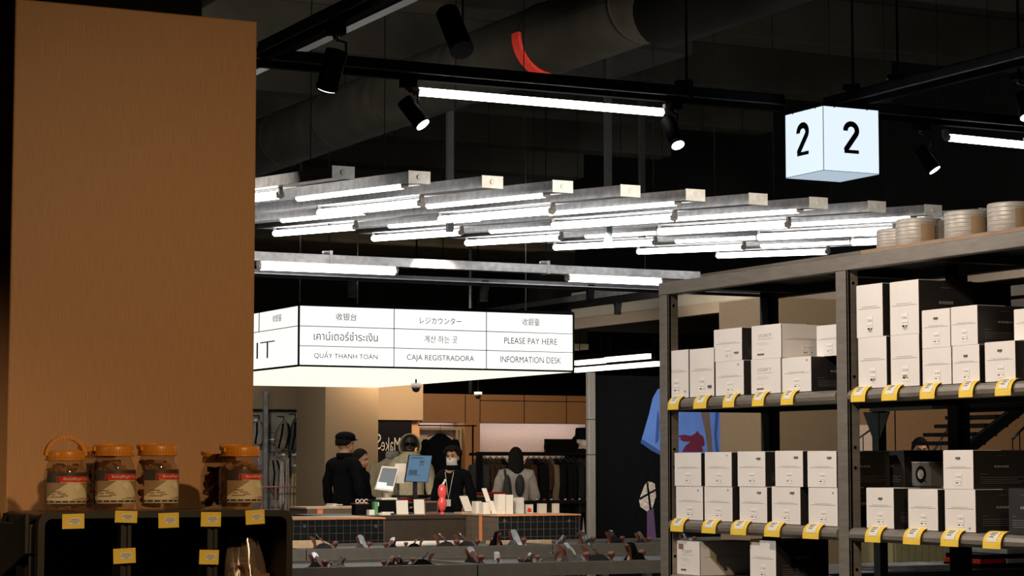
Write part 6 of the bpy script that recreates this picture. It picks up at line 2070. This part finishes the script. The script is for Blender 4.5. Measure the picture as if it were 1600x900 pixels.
railing(1333, 691, 1364, 669, 24.2, 'thin dark stair railing against the pale panel')
railing(1458, 706, 1482, 669, 24.2, 'thin dark stair railing right of the person looking down')
railing(1582, 686, 1604, 664, 20.0, 'thin railing at the right edge above the flight of stairs')
# dark stair stringer
D_s = 17.0
a = W(1502, 702, D=D_s); c = W(1625, 606, Y=a.y)
b = MB(); b.poly([a, c, c + Vector((0, 0, -.10)), a + Vector((0, 0, -.10))], (0, .06, 0))
n_ = 7
for i in range(n_):
    p_ = a.lerp(c, (i + .5) / n_)
    b.box(p_.x - .12, p_.x + .12, p_.y + .06, p_.y + .7, p_.z - .07, p_.z - .04)
b.box(a.x - .03, a.x + .03, a.y, a.y + .06, 0, a.z); b.box(c.x - .03, c.x + .03, c.y, c.y + .06, 0, c.z - .02)
tag(b.build('staircase', M['black']), 'dark staircase slanting up behind the right bay of the rack', 'staircase')
# parallel rear rack
rr0 = W(1580, 447, Z=2.13)
XQ = rr0.x
yq1 = W(1363, 700, X=XQ).y; 
t = thing('storage_rack', (XQ, yq1 - 1, 0), 'second dark steel rack standing behind the box rack at right', 'rack')
ysq = [yq1, yq1 - 1.25, yq1 - 2.5]
zq1 = W(1370, 628, X=XQ).z
for y_ in ysq:
    for xx in (XQ, XQ + .42):
        b = MB(); b.box(xx, xx + .04, y_ - .045, y_, 0, 2.13); b.build('post', M['rackdark'], t)
for z_ in (2.13, 1.98, zq1):
    for xx in (XQ, XQ + .42):
        b = MB(); b.box(xx + .041 if xx > XQ else xx - .012, xx + .06 if xx > XQ else xx - .0005, ysq[2], ysq[0], z_ - .04, z_); b.build('rail', M['rack'] if z_ > 1.9 else M['rackdark'], t)
b = MB(); b.box(XQ, XQ + .46, ysq[2], ysq[0], zq1 + .0005, zq1 + .01); b.build('shelf', M['rackdark'], t)
for y_ in ysq:
    for q_, d_ in ((-1, y_ - .045), (1, y_)):
        b = MB(); b.poly([(XQ + .005, d_, zq1 - .041), (XQ + .005, d_ + q_ * .07, zq1 - .041), (XQ + .005, d_, zq1 - .16)], (.005, 0, 0)); b.build('gusset', M['rackdark'], t)
# low display table and slatted cabinet
a = W(1378, 891, Z=.95)
yt = a.y; xt0 = a.x - .3; xt1 = W(1640, 891, Y=yt).x
t = thing('display_table', ((xt0 + xt1) / 2, yt, 0), 'dark low table behind the bottom of the right bay', 'table')
b = MB(); b.box(xt0, xt1, yt, yt + .8, .90, .94); b.build('table_top', M['rackdark'], t)
for x_ in (xt0 + .03, (xt0 + xt1) / 2, xt1 - .08):
    for y_ in (yt + .03, yt + .72):
        b = MB(); b.box(x_, x_ + .05, y_, y_ + .05, 0, .90); b.build('leg', M['rackdark'], t)
greyp = mat('grey_pack', (.40, .40, .38), .5, 0, .2, 12)
for i, (px0, px1, n_, m_, h_, lab) in enumerate(((1382, 1485, 2, greyp, .012, 'flat grey-white packet on the low table, %s of its pile'), (1525, 1562, 3, None, .022, 'flat dark packet on the low table at the left of the right pile, %s'), (1566, 1625, 4, None, .022, 'flat packet at the right edge on the low table, %s of its pile'))):
    x0_ = W(px0, 885, Y=yt + .1).x; x1_ = W(px1, 885, Y=yt + .1).x
    z_ = .9405
    for k_ in range(n_):
        mm = m_ or ([M['black'], M['red'], M['black'], greyp][k_ % 4] if i == 1 else [M['black'], greyp, M['black'], greyp][k_ % 4])
        b = MB(); dx = random.uniform(-.01, .01); b.box(x0_ + dx, x1_ + dx, yt + .06, yt + .34, z_, z_ + h_, bev=.002)
        tag(b.build('flat_packet', mm), lab % ['bottom', 'second', 'third', 'top'][min(k_, 3) if k_ < n_ - 1 else 3], 'packet', 'flat packets on the low table')
        z_ += h_ + .0005
slat = mat('olive_slats', (.22, .20, .10), .7, 0, .08, 10)
a = gpos(1400, 14.2)
xs0 = W(1395, 860, Y=a.y).x; xs1 = W(1680, 860, Y=a.y).x
b = MB(); b.box(xs0, xs1, a.y, a.y + .4, 0, .96)
x_ = xs0 + .02
while x_ < xs1: b.box(x_, x_ + .045, a.y - .008, a.y, .02, .94); x_ += .055
tag(b.build('slatted_cabinet', slat), 'olive cabinet with vertical slats seen low behind the right bay', 'cabinet')
a = gpos(1250, 13.6)
